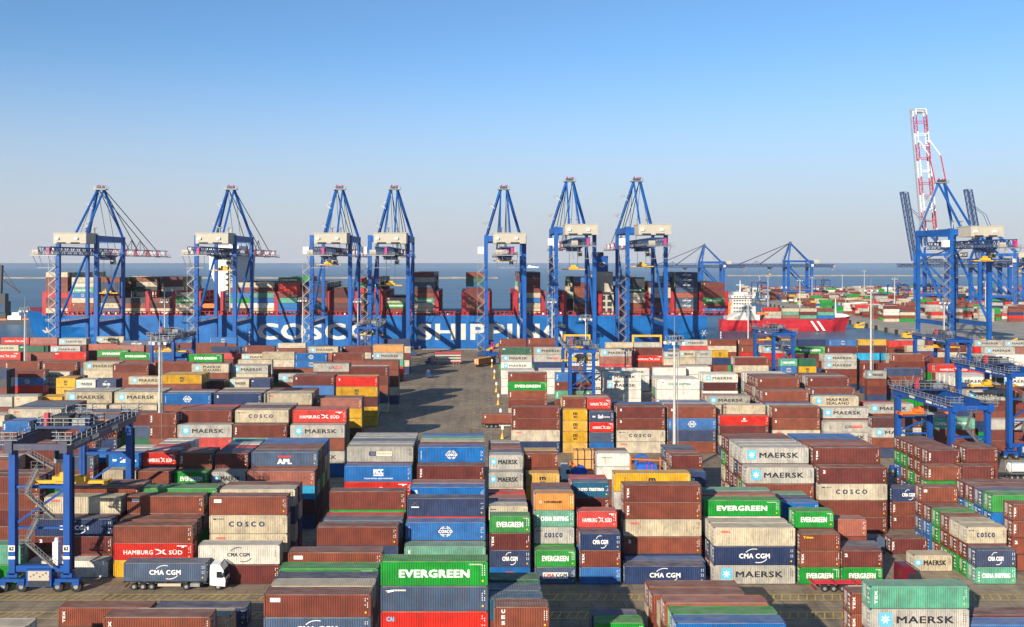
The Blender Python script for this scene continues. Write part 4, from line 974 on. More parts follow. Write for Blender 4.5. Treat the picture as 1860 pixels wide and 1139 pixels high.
# ------------------------------------------------------------------ container ship
def big_ship():
    r = thing('container_ship', 'giant blue container ship with white hull lettering berthed under the cranes', 'container ship', (0, 510, 0))
    X0, X1, HB, DK = -268.0, 140.0, 29.3, 18.6
    b = MB(); ns = 30
    def half(t, z):                       # half beam at t metres from the stem, height z
        k = (z+3)/(DK+3); run = 30+28*(1-k)
        return HB*min(1.0, max(0.0, (t-(1-k)*7)/run))**.55 if t > (1-k)*7 else 0
    ts = [0, .6, 1.5, 3, 5, 7, 9, 12, 15, 19, 24, 30, 37, 45, 55, 70, 100, 160, 220, 280, 340, 380, 396]
    zs = [-3.2, 0, 4, 8, 12, 15.5, DK]
    sheer = lambda t: 3.2*max(0, 1-t/34)**1.2
    k = 0
    for t in ts:
        for z in zs:
            zz = z+(sheer(t) if z > 8 else 0)*(z-8)/(DK-8) if z > 8 else z
            tap = 1.0 if t < 370 else 1-(t-370)/26*.25*max(0, 1-z/12)
            h = half(t, z)*tap; b.v.append((X0+max(t, (1-(z+3)/(DK+3))*7), HB-h, zz)); b.v.append((X0+max(t, (1-(z+3)/(DK+3))*7), HB+h, zz))
    nz = len(zs)
    for i in range(len(ts)-1):
        for j in range(nz-1):
            a = (i*nz+j)*2; c = ((i+1)*nz+j)*2
            b.f.append((a, c, c+2, a+2)); b.m.append(0); b.f.append((a+1, a+3, c+3, c+1)); b.m.append(0)
        a = (i*nz+nz-1)*2; c = ((i+1)*nz+nz-1)*2; b.f.append((a, c, c+1, a+1)); b.m.append(1)
    e = (len(ts)-1)*nz*2; b.f.append(tuple([e+2*j for j in range(nz)]+[e+2*j+1 for j in reversed(range(nz))])); b.m.append(0)
    b.build('hull', [M_HULL, M_DECKR], r)
    t = MB()
    xs = lambda px: (px-870)/3.235
    text(t, 'COSCO', xs(467), xs(678), 5.0, 14.3, -.07, 0, .022); M_HL = plain('hull_lettering_paint', (.58, .565, .52), .6, 0, .22, .3); t.build('hull_lettering', M_HL, r)
    t = MB(); text(t, 'SHIPPING', xs(758), xs(1028), 4.8, 14.1, -.07, 0, .020); t.build('hull_lettering', M_HL, r)
    nm = MB(); v, f = text_raw('COSCO SHIPPING STAR', .02)
    o0 = len(nm.v)
    for a, c in v:
        x = xs(72)+a*19; tt = x-X0; z = 14.6+c*1.5+(X0+44-x)*.012; nm.v.append((x, HB-half(tt, z)-.35, z))
    nm.f = [tuple(q) for q in f]; nm.m = [0]*len(f); nm.build('name_lettering', [INK[WH]], r)
    an = MB(); ax = xs(69); ay = HB-half(ax-X0, 9)-.6
    an.box(ax-.5, ax+.5, ay-.3, ay+.5, 8.6, 13); an.beam((ax-2.2, ay-.2, 9.6), (ax, ay-.2, 8.2), .8, .8); an.beam((ax+2.2, ay-.2, 9.6), (ax, ay-.2, 8.2), .8, .8); an.box(ax-1.6, ax+1.6, ay-.1, ay+.4, 8.0, 9.0)
    an.build('anchor', M_CREAM, r)
    # red rail zone along the deck edge
    d = MB(); x = -238
    d.box(-238, 139, .15, .4, DK+.05, DK+.5); d.box(-238, 139, .15, .35, DK+2.2, DK+2.45)
    while x < 139: d.box(x-.18, x+.18, .1, .5, DK, DK+2.6); x += 2.55
    rr = random.Random(2)
    for k in range(120):
        x = rr.uniform(-236, 137); d.box(x-.5, x+.5, .6, 1.6, DK, DK+rr.uniform(.8, 1.9), 0 if rr.random() < .7 else 1)
    d.build('deck_rail', [M_DECKR, M_WHITE], r)
    # hatch coamings
    h = MB(); h.box(-232, 138, 3, 2*HB-3, DK-.2, DK+1.1); h.build('hatch_coaming', M_DARK, r)
    # lashing bridges
    LBX = [79, 125, 173, 220, 267, 316, 360, 403, 454, 501, 549, 598, 646, 695, 745, 793, 842, 890, 937, 987, 1026, 1090, 1127, 1176, 1222, 1274, 1320]
    for i, p in enumerate(LBX):
        l = MB(); x = xs(p); hh = 13.5 if i not in (3, 8) else 9.5
        for y in (.9, 9, 17, 25, 33, 41, 49, 57): l.box(x-1.15, x-.55, y, y+.7, DK, DK+hh); l.box(x+.55, x+1.15, y, y+.7, DK, DK+hh)
        z = DK+2.6
        while z < DK+hh: l.box(x-1.2, x+1.2, 1.6, 57.6, z, z+.25); z += 2.7
        l.box(x-.55, x+.55, .95, 1.25, DK, DK+hh-.3)
        l.build('lashing_bridge', M_DECKR, r)
    # bridge house forward
    s = MB(); xa, xb = xs(386), xs(421)
    s.prism([(xa+3.5, DK), (xb-1, DK), (xb-1, DK+16), (xb, DK+34), (xa-3, DK+34), (xa-3, DK+26), (xa+3.5, DK+9)], 4, 54)
    s.box(xa-3.5, xb+1, 1.2, 57.4, DK+34, DK+37.6); s.box(xa-2, xb-1, 18, 40, DK+37.6, DK+39.5)
    hs = s.build('bridge_house', M_WHITE, r)
    wn = MB()
    for k in range(9): wn.box(xb-4.4, xb-1.6, 3.7, 3.96, DK+4+k*3.2, DK+4.7+k*3.2)
    wn.box(xa-3.6, xb+1.1, 1.05, 1.17, DK+35.2, DK+36.8); wn.build('window_band', M_GLASS, hs)
    ex = MB(); 
    for k in range(11):
        z = DK+2+3*k; ex.box(xb-4.5, xb+1.5, 1.8, 3.4, z, z+.22); ex.beam((xb-4 if k % 2 else xb+1, 2.3, z), (xb+1 if k % 2 else xb-4, 2.3, z+3), .22)
    for x in (xb-4.5, xb-1.6, xb+1.4): ex.box(x-.15, x+.15, 1.7, 2.0, DK, DK+34)
    ex.build('outside_stairs', M_WHITE, hs)
    ms = MB(); ms.tube((xa+2, 29, DK+39), (xa+2, 29, DK+50), .5, .25); ms.box(xa-1, xa+5, 28.6, 29.4, DK+45, DK+45.5); ms.build('radar_mast', M_WHITE, hs)
    # life boat
    lb = MB(); x = xs(392)-8; lb.prism([(x, DK+5.2), (x+1, DK+4.2), (x+6.6, DK+4.2), (x+7.6, DK+5.4), (x+6.4, DK+6.6), (x+1.2, DK+6.6)], .6, 3.4); lb.build('lifeboat', M_ORG, r)
    # engine casing and funnel aft
    e = MB(); xa, xb = xs(1086), xs(1117); e.box(xa, xb, 8, 50, DK, DK+24.5); e.box(xa+.8, xb-.4, 2, 8, DK, DK+13)
    ec = e.build('engine_casing', M_CREAM, r)
    wn = MB()
    for k in range(3):
        for q in range(2): wn.box(xa+2+q*3.6, xa+4.4+q*3.6, 1.8, 1.99, DK+1.5+k*3.6, DK+4+k*3.6)
    wn.build('opening', M_DARK, ec)
    fn = MB(); fn.box(xa+.2, xb-2.6, 9, 26, DK+24.5, DK+33.5); fu = fn.build('funnel', M_CRANE, r)
    fm = MB(); mark(fm, 'gl', 20, False); cx = (xa+xb-2.4)/2; q = MB(); q.v = [(cx+p[0]*2.0, 8.95+p[1]+CW/2-.03, DK+26+(p[2])*1.9) for p in fm.v if True]; q.f = fm.f; q.m = fm.m
    q.build('funnel_emblem', INK, fu)
    pi = MB()
    for k in range(4): pi.tube((xa+1.5+k*1.3, 14+2*k, DK+33.5), (xa+1.5+k*1.3, 14+2*k, DK+35.8), .6, .5)
    pi.build('exhaust_pipe', M_DARK, fu)
    dm = MB()
    for k in range(9): dm.box(xs(1308), xs(1308)+.7, -.08, .02, 1+k*1.0, 1.5+k*1.0)
    for k in range(9): dm.box(xs(452), xs(452)+.7, -.08, .02, 1+k*1.0, 1.5+k*1.0)
    dm.build('draught_marks', [INK[WH]], r)
    mo = MB(); mo.box(xs(1280), xs(1311), -.08, .1, 1.5, 4.6); mo.build('mooring_recess', M_DARK, r)
    dr = MB()
    for a in range(6): dr.beam((xs(1278.5), -.1, 8.7), (xs(1278.5)+2*math.cos(a*1.05), -.1, 8.7+2*math.sin(a*1.05)), .7, .1)
    dr.build('hull_emblem', [INK[WH]], r)
    # cargo on deck, kept with the container mass
    bays = [(79, 125, 'K B B B R D B K'), (125, 173, 'K Gcs Tcs Ugl K Bt2 B'), (173, 220, 'B N N D X Kco S'), (220, 267, 'X B K'), (267, 316, 'B D K'),
            (316, 360, 'X Eev K K'), (421, 454, 'K B U E K D'), (454, 501, 'K B T U W K'), (501, 549, 'Acs R R B T U U'), (549, 598, 'N D N B Q D'),
            (598, 646, 'D D B D D'), (646, 695, 'Rt2 Ecs R B N B B'), (695, 745, 'K Eev B'), (745, 793, 'B G S D B Tcs K K'), (793, 842, ''), (842, 890, 'B A Q B B B B B'),
            (890, 937, ''), (937, 987, 'X B B B K U K K'), (987, 1026, ''), (1036, 1090, 'U B B B N D D'), (1127, 1176, 'Xco Xco Aev K K B B'), (1176, 1222, 'D K K D B N'),
            (1222, 1274, 'Ncg Ncg Ncg S P Scg Scg P'), (1274, 1320, 'Bt2 B B Eev Bt2 Ugl')]
    rr = random.Random(4); codes = 'BBBBKKNUGDDSETX'
    for bi, (pa, pb, st) in enumerate(bays):
        if not st: continue
        st = st.split(); cx = (xs(pa)+xs(pb))/2; n = len(st); nb = n
        for row in range(18):
            y = 510+.8+row*3.1
            if row == 0: col = st
            else:
                if rr.random() < .5: nb = max(1, n-rr.choice([0, 0, 0, 1, 1, 2]))
                if bi in (3, 4) and row > 5: nb = 7
                col = [rr.choice(codes) for _ in range(nb)]
            for i, t in enumerate(col):
                z = DK+1.15+(len(col)-1-i)*2.89
                if row == 0 or i == 0 or i < len(col)-n+1 or row in (1, 17): STUFF.add(cx, y, z, 40, 2.88, t)
    return r
big_ship()

# ------------------------------------------------------------------ red feeder ship
def red_ship():
    r = thing('cargo_ship', 'red cargo ship with white bow stripes and white deckhouse beside the far terminal', 'cargo ship', (276, 682, -3), RAD(-6)); r.scale = (1, 1, .88)
    b = MB(); L = 93; HB = 9.5                                        # bow at x=0 pointing +x, stern at -L
    sts = [(-L, .8, 0), (-L+4, 1, 0), (-30, 1, 0), (-20, .97, .4), (-12, .8, 1.2), (-6, .52, 2.0), (-2, .25, 2.6), (2.5, .02, 3.2)]
    for x, k, sh in sts:
        dk = 9.2+sh; 
        for z, q in ((0, .82), (4, .95), (dk, 1.0)):
            xx = x-(1-z/dk)*(4 if x > -8 else 0)
            b.v += [(xx, -HB*k*q, z), (xx, HB*k*q, z)]
    for i in range(len(sts)-1):
        for j in range(2):
            a = (i*3+j)*2; c = ((i+1)*3+j)*2; b.f += [(a, c, c+2, a+2), (a+1, a+3, c+3, c+1)]; b.m += [0, 0]
        a = (i*3+2)*2; c = a+6; b.f.append((a, c, c+1, a+1)); b.m.append(1)
    b.f.append((0, 2, 4, 5, 3, 1)); b.m.append(0)
    b.build('hull', [M_SHIPR, M_DECKR], r)
    s = MB()
    for x in (-28, -23.5): s.quad([(x+4, -HB-.06, .8), (x+5.7, -HB-.06, .8), (x+.9, -HB-.06, 8.9), (x-.8, -HB-.06, 8.9)])
    s.build('bow_stripe', INK[WH], r)
    d = MB(); d.box(-L+4, -L+28, -8, 8, 9.2, 14); d.box(-L+7, -L+25, -7.5, 7.5, 14, 21); d.box(-L+8, -L+22, -7, 7, 21, 28); d.box(-L+7, -L+24, -9, 9, 28, 30.4); d.box(-L+10, -L+20, -4, 4, 30.4, 33); dh = d.build('deckhouse', plain('deckhouse_white', (.60, .58, .52), .6, 0, .12, .3), r)
    wn = MB()
    for z in (16, 19, 22.8, 25.4, 28.8):
        for k in range(7): wn.box(-L+9+k*2, -L+10+k*2, -9.1 if z > 28 else -7.62, -8.98 if z > 28 else -7.0, z, z+.9)
    wn.build('window_row', M_GLASS, dh)
    m = MB(); m.tube((-L+15, 0, 33), (-L+15, 0, 43), .5, .2); m.beam((-L+12, 0, 39), (-L+18, 0, 39), .4); m.build('mast', M_WHITE, dh)
    m = MB(); m.box(-L+2, -L+8, -3, 3, 14, 24); m.build('funnel', M_ORG, r)
    m = MB(); m.tube((-8, 0, 12), (-8, 0, 27), .7, .25); m.prism([(-14, 11.4), (-2, 12), (1, 13), (-2, 14.6), (-9, 15)], -4, 4); m.build('foremast', M_WHITE, r)
    lb = MB(); lb.prism([(-L+26, 14), (-L+33, 14), (-L+34, 15.6), (-L+26, 16)], -8.5, -6); lb.build('lifeboat', M_ORG, r)
    rr = random.Random(9)
    hb = MB(); hb.box(-L+30, -16, -8, 8, 9.2, 10.4); hb.build('hatch_cover', M_DECKR, r)
    a = math.radians(-6)
    for k in range(4):
        for row in range(5):
            for lv in range(rr.choice([2, 2, 3])):
                lx = -L+38+k*12.8; ly = -6.8+row*2.6; X = 276+lx*math.cos(a)-ly*math.sin(a); Y = 682+lx*math.sin(a)+ly*math.cos(a)
                STUFF.add(X, Y, 6.3+lv*2.6, 40, 2.58, rr.choice('BBKUKGTPR'))
red_ship()
# ------------------------------------------------------------------ ship-to-shore cranes
GA = 35.0                                   # rail gauge; local x along the quay, y towards the water
def truss(b, x, ya, yb, z0, z1, m, step=3.4, ch=.5, dg=.26):
    n = max(1, int(round((yb-ya)/step))); s = (yb-ya)/n
    mm = m if callable(m) else (lambda y: m)
    for i in range(n):
        y = ya+i*s; k = mm(y)
        b.beam((x, y, z0), (x, y+s, z0), ch, ch, k); b.beam((x, y, z1), (x, y+s, z1), ch, ch, k)
        b.beam((x, y, z0), (x, y, z1), dg, dg, k)
        b.beam((x, y, z0), (x, y+s, z1), dg, dg, k) if i % 2 else b.beam((x, y, z1), (x, y+s, z0), dg, dg, k)
def lattice(b, ya, yb, z0, z1, m, hw=3.0, ch=.5, dg=.26):
    for x in (-hw, hw): truss(b, x, ya, yb, z0, z1, m, 3.4, ch, dg)
    mm = m if callable(m) else (lambda y: m)
    n = int((yb-ya)/6.8)
    for i in range(n+1):
        y = ya+(yb-ya)*i/n; b.beam((-hw, y, z0), (hw, y, z0), .3, .3, mm(min(y, yb-.1))); b.beam((-hw, y, z1), (hw, y, z1), .3, .3, mm(min(y, yb-.1)))
def railing(b, pts, h=1.1, m=0, t=.09, step=2.0):
    for p, q in zip(pts, pts[1:]):
        p = Vector(p); q = Vector(q); n = max(1, int((q-p).length/step))
        for k in (h, h*.5): b.beam(p+Vector((0, 0, k)), q+Vector((0, 0, k)), t, t, m)
        for i in range(n+1): e = p+(q-p)*i/n; b.beam(e, e+Vector((0, 0, h)), t, t, m)
def sts_crane(loc, label, dz=0.0, rz=0.0, raised=False, plain_boom=False, hw=3.0, group='ship-to-shore gantry cranes', simple=False):
    r = thing('gantry_crane', label, 'crane', loc, rz, group)
    T = 62.5+dz; GB = 52.2+dz; GT = 55.8+dz; AX = 88.5+dz
    blue = M_CRANE; fat = 1.8 if plain_boom or hw > 3 else 1.0
    for sx in (-1, 1):
        for y, wd in ((0, 2.1*fat), (GA, 1.9*fat)):
            b = MB(); x = sx*9.9; b.box(x-wd*.45, x+wd*.45, y-wd/2, y+wd/2, 2.4, T); b.build('leg', blue, r)
            g = MB()
            for k in (-1, 1): g.box(x+k*2.6-1.9, x+k*2.6+1.9, y-.9, y+.9, .45, 2.0); [g.tube((x+k*2.6+q, y-.5, .5), (x+k*2.6+q, y+.5, .5), .48, None, 10) for q in (-1.2, 0, 1.2)]
            g.box(x-3.4, x+3.4, y-.7, y+.7, 1.8, 2.6); g.build('bogie', M_CRANED, r)
        b = MB(); x = sx*9.9; b.box(x-.65, x+.65, 1, GA-.9, 15.2, 17.4)
        pb = b.build('portal_beam', blue, r); q = MB(); railing(q, [(x-.9*sx, 1, 17.4), (x-.9*sx, GA-1, 17.4)], 1.2, 0, .12); q.box(x-1.1, x+1.1, 1.2, GA-1.2, 17.42, 17.5); q.build('walkway', M_GALV, pb)
        b = MB(); b.tube((x, GA-1, 53+dz), (x, .8, 18.2), .62*fat, None, 10); b.build('brace', blue, r)
        b = MB(); b.box(x-.6, x+.6, 1, GA-.9, T-3.2, T-.2); b.build('side_beam', blue, r)
        b = MB(); b.beam((sx*9.5, GA, T), (sx*1.7, 29, AX), 1.15*fat, 1.15*fat); b.build('mast_leg', blue, r)
        b = MB(); b.beam((sx*2.8, 1, T-2), (sx*1.7, 29, AX), .85*fat, .85*fat); b.build('backstay', blue, r)
    for y in (0, GA):
        b = MB(); b.box(-9.0, 9.0, y-.8, y+.8, T-3.4, T-.35); b.build('cross_beam', blue, r)
    # girder over the quay
    hv = (.9, .5) if plain_boom or hw > 3 else (.5, .26)
    b = MB(); lattice(b, -36, 38.2, GB, GT, 0, 3.0, *hv)
    for x in (-4.6, 4.6): b.box(x-.6, x+.6, -36, 38, GB-.12, GB); railing(b, [(x*1.12, -36, GB), (x*1.12, 38, GB)], 1.2, 1, .10, 2.6)
    gi = b.build('girder', [M_CRANED, M_GALV], r)
    e = MB(); e.box(-6.4, 6.4, -37.2, -35.4, GB-.6, GB-.2); e.box(-5.6, -2.6, -36.8, -35, GB, GB+2.2, 1); e.box(1.6, 2.8, -36.9, -35.2, GB, GB+3.2, 2); railing(e, [(-6.3, -37, GB-.2), (6.3, -37, GB-.2)], 1.3)
    for x in (-5.5, -2.5, 2, 5): e.beam((x, -36, GB-.6), (x*.8, -33, GB-6.2), .2)
    e.box(-4.6, 4.2, -34, -32.4, GB-6.5, GB-6.3); e.build('end_platform', [M_GALV, M_CREAM, M_MAG], r)
    # machinery house
    h = MB(); x0, x1 = -6.4, 10.0; h.box(x0, x1, -13, 1.0, T-4.6, T+.5); h.box(x0-.25, x1+.25, -13.2, 1.2, T+.5, T+.85)
    ho = h.build('machinery_house', M_CREAM, r)
    v = MB()
    for x in (-4.4, 5.2): v.box(x-.8, x+.8, -13.75, -13.02, T-2.6, T-1.5)
    v.build('air_conditioner', M_WHITE, ho)
    v = MB()
    for x in (-2.5, 4.5): v.box(x-2.2, x+2.2, -13.25, -13.03, T-4.5, T-3.9)
    v.build('vent', M_DARK, ho)
    # head platform
    a = MB(); a.box(-3.4, 3.4, 27.2, 30.8, AX-.2, AX+.3); a.box(-2, 2, 28, 30, AX+.3, AX+1.6, 1); railing(a, [(-3.4, 27.2, AX+.3), (3.4, 27.2, AX+.3), (3.4, 30.8, AX+.3)], 1.2)
    for x in (-1.6, 0, 1.6): a.tube((x-.2, 28.4, AX+1), (x+.2, 28.4, AX+1), 1.0, None, 12, 1)
    a.build('head_platform', [M_GALV, M_DARK], r)
    a = MB(); a.box(-1.7, -.9, 28.6, 29.4, AX+1.6, AX+2.6); a.box(.4, 2.6, 28.8, 29.2, AX+1.9, AX+2.3); a.build('beacon', M_MAG, r)
    # access ladders up the left mast leg
    l = MB(); prev = None
    for k in range(5):
        t = k/5.0; px = -9.5+7.8*t; z = T+(AX-T)*t; out = Vector((px-2.8, GA-5*t-1, z+2)); base = Vector((px, GA-6*t-1, z)); 
        if k in (1, 3): l.beam(base, out, .4); l.beam(base+Vector((1.0, 0, 4)), out, .4); l.box(out.x-1, out.x+1.2, out.y-.5, out.y+.5, out.z-.1, out.z+.1); railing(l, [(out.x-1, out.y-.5, out.z), (out.x+1.2, out.y-.5, out.z)])
        nxt = Vector((-9.5+7.8*(t+.2)-.9, GA-5*(t+.2)-1, T+(AX-T)*(t+.2))); l.beam(Vector((px-.9, GA-5*t-1, z)), nxt, .16)
    l.build('access_ladder', M_GALV, r)
    # stair tower on the landward left leg
    s = MB(); z = 3.0; k = 0
    while z < GB-4:
        xa, xb = (-14.2, -10.6) if k % 2 else (-10.6, -14.2)
        for y in (-1.9, -1.15): s.beam((xa, y, z), (xb, y, z+3.1), .10, .26)
        s.beam((xa, -1.95, z+1), (xb, -1.95, z+4.1), .07); s.box(min(xa, xb)-.3 if xb < xa else xb-.4, (xb+.4) if xb < xa else xb+.7, -2.0, -1.1, z+3.05, z+3.15)
        z += 3.1; k += 1
    for x in (-14.5, -10.9): s.box(x-.06, x+.06, -1.1, -.98, 2, GB-3)
    s.build('stair_tower', M_GALV, r)
    z = 6.0
    while z < GB-5: q = MB(); q.tube((-9.9, -1.35, z), (-9.9, -1.06, z), 1.25, None, 14); q.build('leg_drum', blue, r); z += 6.2
    c = MB(); c.box(-14.2, -11.2, -1.5, 1.2, GB+.6, GB+4.2); c.build('electrical_cabinet', M_WHITE, r)
    # boom
    BL = 88
    if raised:
        b = MB(); stripes = lambda y: 0 if int(y/9.5) % 2 else 1
        lattice(b, 0, 80, -1.8, 1.8, stripes, hw, *((1.1, .6) if hw > 3 else (.42, .2)))
        for x in (-4.4, 4.4): b.box(x-.4, x+.4, 0, 80, -1.9, -1.75, 2)
        b.box(-4.5, 4.5, 78.5, 81, -2.2, -1.8, 2)
        o = b.build('boom', [M_RED, M_WHITE, M_GALV], r, (0, 40, GB+1.8)); o.rotation_euler = (RAD(80), 0, 0)
        f = MB()
        for x in (-3, 3): f.beam((x, 29.6, AX), (x*1.05, 36, AX+16), .45, .45, 0); f.beam((x*1.05, 36, AX+16), (x, 48, AX+26), .45, .45, 1)
        f.build('forestay', [M_RED, M_WHITE], r)
    else:
        stripes = (lambda y: 0 if int((y-38.2)/9.2) % 2 else 1) if not plain_boom else (lambda y: 2)
        b = MB(); lattice(b, 38.4, 38.2+BL, GB, GT, stripes, 3.0, *hv)
        for x in (-4.6, 4.6): b.box(x-.5, x+.5, 39, 38+BL, GB-.12, GB, 3); railing(b, [(x*1.1, 39, GB), (x*1.1, 38+BL, GB)], 1.2, 3, .10, 2.6)
        b.box(-5.4, 5.4, 37.6+BL, 39.4+BL, GB-.6, GB-.2, 3)
        b.build('boom', [M_RED, M_WHITE, M_CRANED, M_GALV], r)
        f = MB()
        for x in (-2.6, 2.6): f.beam((x*.5, 29.6, AX), (x, 76, GT), .34*fat); f.beam((x*.6, 29.6, AX), (x, 108, GT), .34*fat)
        for x in (-2.6, 2.6): f.beam((x, 80, GT), (x, 80, GT+6), .3); f.beam((x, 80, GT+6), (x, 88, GT), .22); f.beam((x, 72, GT), (x, 80, GT+6), .22)
        f.build('forestay', M_DARK, r)
        f = MB()
        for x in (-2, 2): f.beam((x, 28, AX), (x, 8, T+1), .16); f.beam((x, 30, AX), (x, 44, GT), .2)
        f.build('hoist_rope', M_DARK, r)
    fl = MB()
    for x in (-1.8, 2.8): fl.tube((x, 14, T), (x, 14, T+4.5), .5, .5, 8); fl.box(x-1, x+1, 13, 15, T+4.2, T+4.5)
    fl.build('floodlight', M_GALV, r)
    t = MB(); t.box(-4.2, 4.2, -3.5, 3.5, GB-.8, GB-.1); t.box(-3.6, 3.6, -2.5, 2.5, GB-2.4, GB-.8); railing(t, [(-4.2, -3.5, GB-.1), (4.2, -3.5, GB-.1)], 1.2, 0, .12); t.build('trolley', M_CRANED, r)
    t = MB(); t.box(2.2, 4.4, -2, 1.2, GB-5, GB-2.4); oc = t.build('operator_cabin', M_CREAM, r); q = MB(); q.box(2.3, 4.3, -2.05, -1.98, GB-4.8, GB-3.2); q.build('window', M_GLASS, oc)
    t = MB(); t.box(-6.1, 6.1, -.35, .35, 0, .5); t.box(-6.1, -5.5, -1.2, 1.2, 0, .5); t.box(5.5, 6.1, -1.2, 1.2, 0, .5); t.box(-2.4, 2.4, -.9, .9, .5, 1.5); t.box(-1.2, 1.2, -.6, .6, 1.5, 2.6)
    t.build('spreader', M_YEL, r)
    c = MB()
    for x in (-2.2, 2.2):
        for y in (-.7, .7): c.beam((x, y, 0), (x, y, 1), .09)
    c.build('hoist_cable', M_DARK, r)
    return r
def set_trolley(r, y, z, dz=0):
    for n in ('trolley', 'operator_cabin'):
        for o in part(r, n): o.location.y = y
    for o in part(r, 'spreader'): o.location = (0, y, z)
    for o in part(r, 'hoist_cable'): o.location = (0, y, z+1.5); o.scale = (1, 1, 52.2+dz-2-z-1.5)
QL = 470.0
QCR = [(-207.7, 38, 31), (-136.2, 14, 44), (-76.6, -6, 47), (-46.6, 10, 36), (13.6, 6, 49), (49.8, 9, 44.5), (86.7, 14, 46)]
CRL = ['blue gantry crane standing over the ship bow, leftmost of the quay cranes', 'blue gantry crane in front of the ship white bridge house', 'blue gantry crane over the C of the hull lettering, left of a close pair',
       'blue gantry crane right of a close pair, left of the hull word with S', 'blue gantry crane standing before the middle of the long hull word', 'taller blue gantry crane with yellow spreader left of the blue funnel', 'taller blue gantry crane at the ship stern, right of the blue funnel']
c0 = sts_crane((QCR[0][0], QL, 0), CRL[0])
prot = None
for i, (x, ty, sz) in enumerate(QCR):
    if i == 0: r = c0
    elif i < 5: r = copy_tree(c0)
    elif i == 5: r = sts_crane((x, QL, 0), CRL[i], 4.4); prot = r
    else: r = copy_tree(prot)
    r.location = (x, QL, 0); r['label'] = CRL[i]; set_trolley(r, ty, sz, 4.4 if i > 4 else 0)
r = sts_crane((254, QL, 0), 'blue gantry crane with red and white boom raised high at right', 3.5, 0, True); set_trolley(r, -14, 49, 3.5)
# cranes of the far terminal, turned so that the water is on their left
far = sts_crane((0, 0, 0), '', 0, RAD(90), False, True); set_trolley(far, 60, 40)
for i, (px, Y, s) in enumerate(((1312, 1170, .80), (1470, 1130, .82), (1825, 900, .84))):
    r = far if i == 0 else copy_tree(far)
    r.location = ((px-870)*Y/1650, Y, 0); r.scale = (s, s, s)
    r['label'] = ['blue far-off crane with level boom, behind the red ship deckhouse', 'blue far-off crane with level boom over the far container stacks, behind red ship bow', 'blue far-off crane with level boom at the right edge of the photo'][i]
rf = sts_crane((0, 0, 0), '', 0, RAD(36), True, False, 5.2); set_trolley(rf, 0, 42)
for o in part(rf, 'boom'): o.data.materials[0] = M_CRANED; o.data.materials[1] = M_CRANED
for o in part(rf, 'forestay'): o.data.materials[0] = M_CRANED; o.data.materials[1] = M_CRANED
for i, (px, Y, s) in enumerate(((1728, 930, .93), (1853, 880, .92))):
    r = rf if i == 0 else copy_tree(rf)
    r.location = ((px-870)*Y/1650, Y, 0); r.scale = (s, s, s)
    r['label'] = ['blue crane with raised dark boom, left behind the red and white boom', 'blue crane with raised dark boom, right behind the red and white boom'][i]

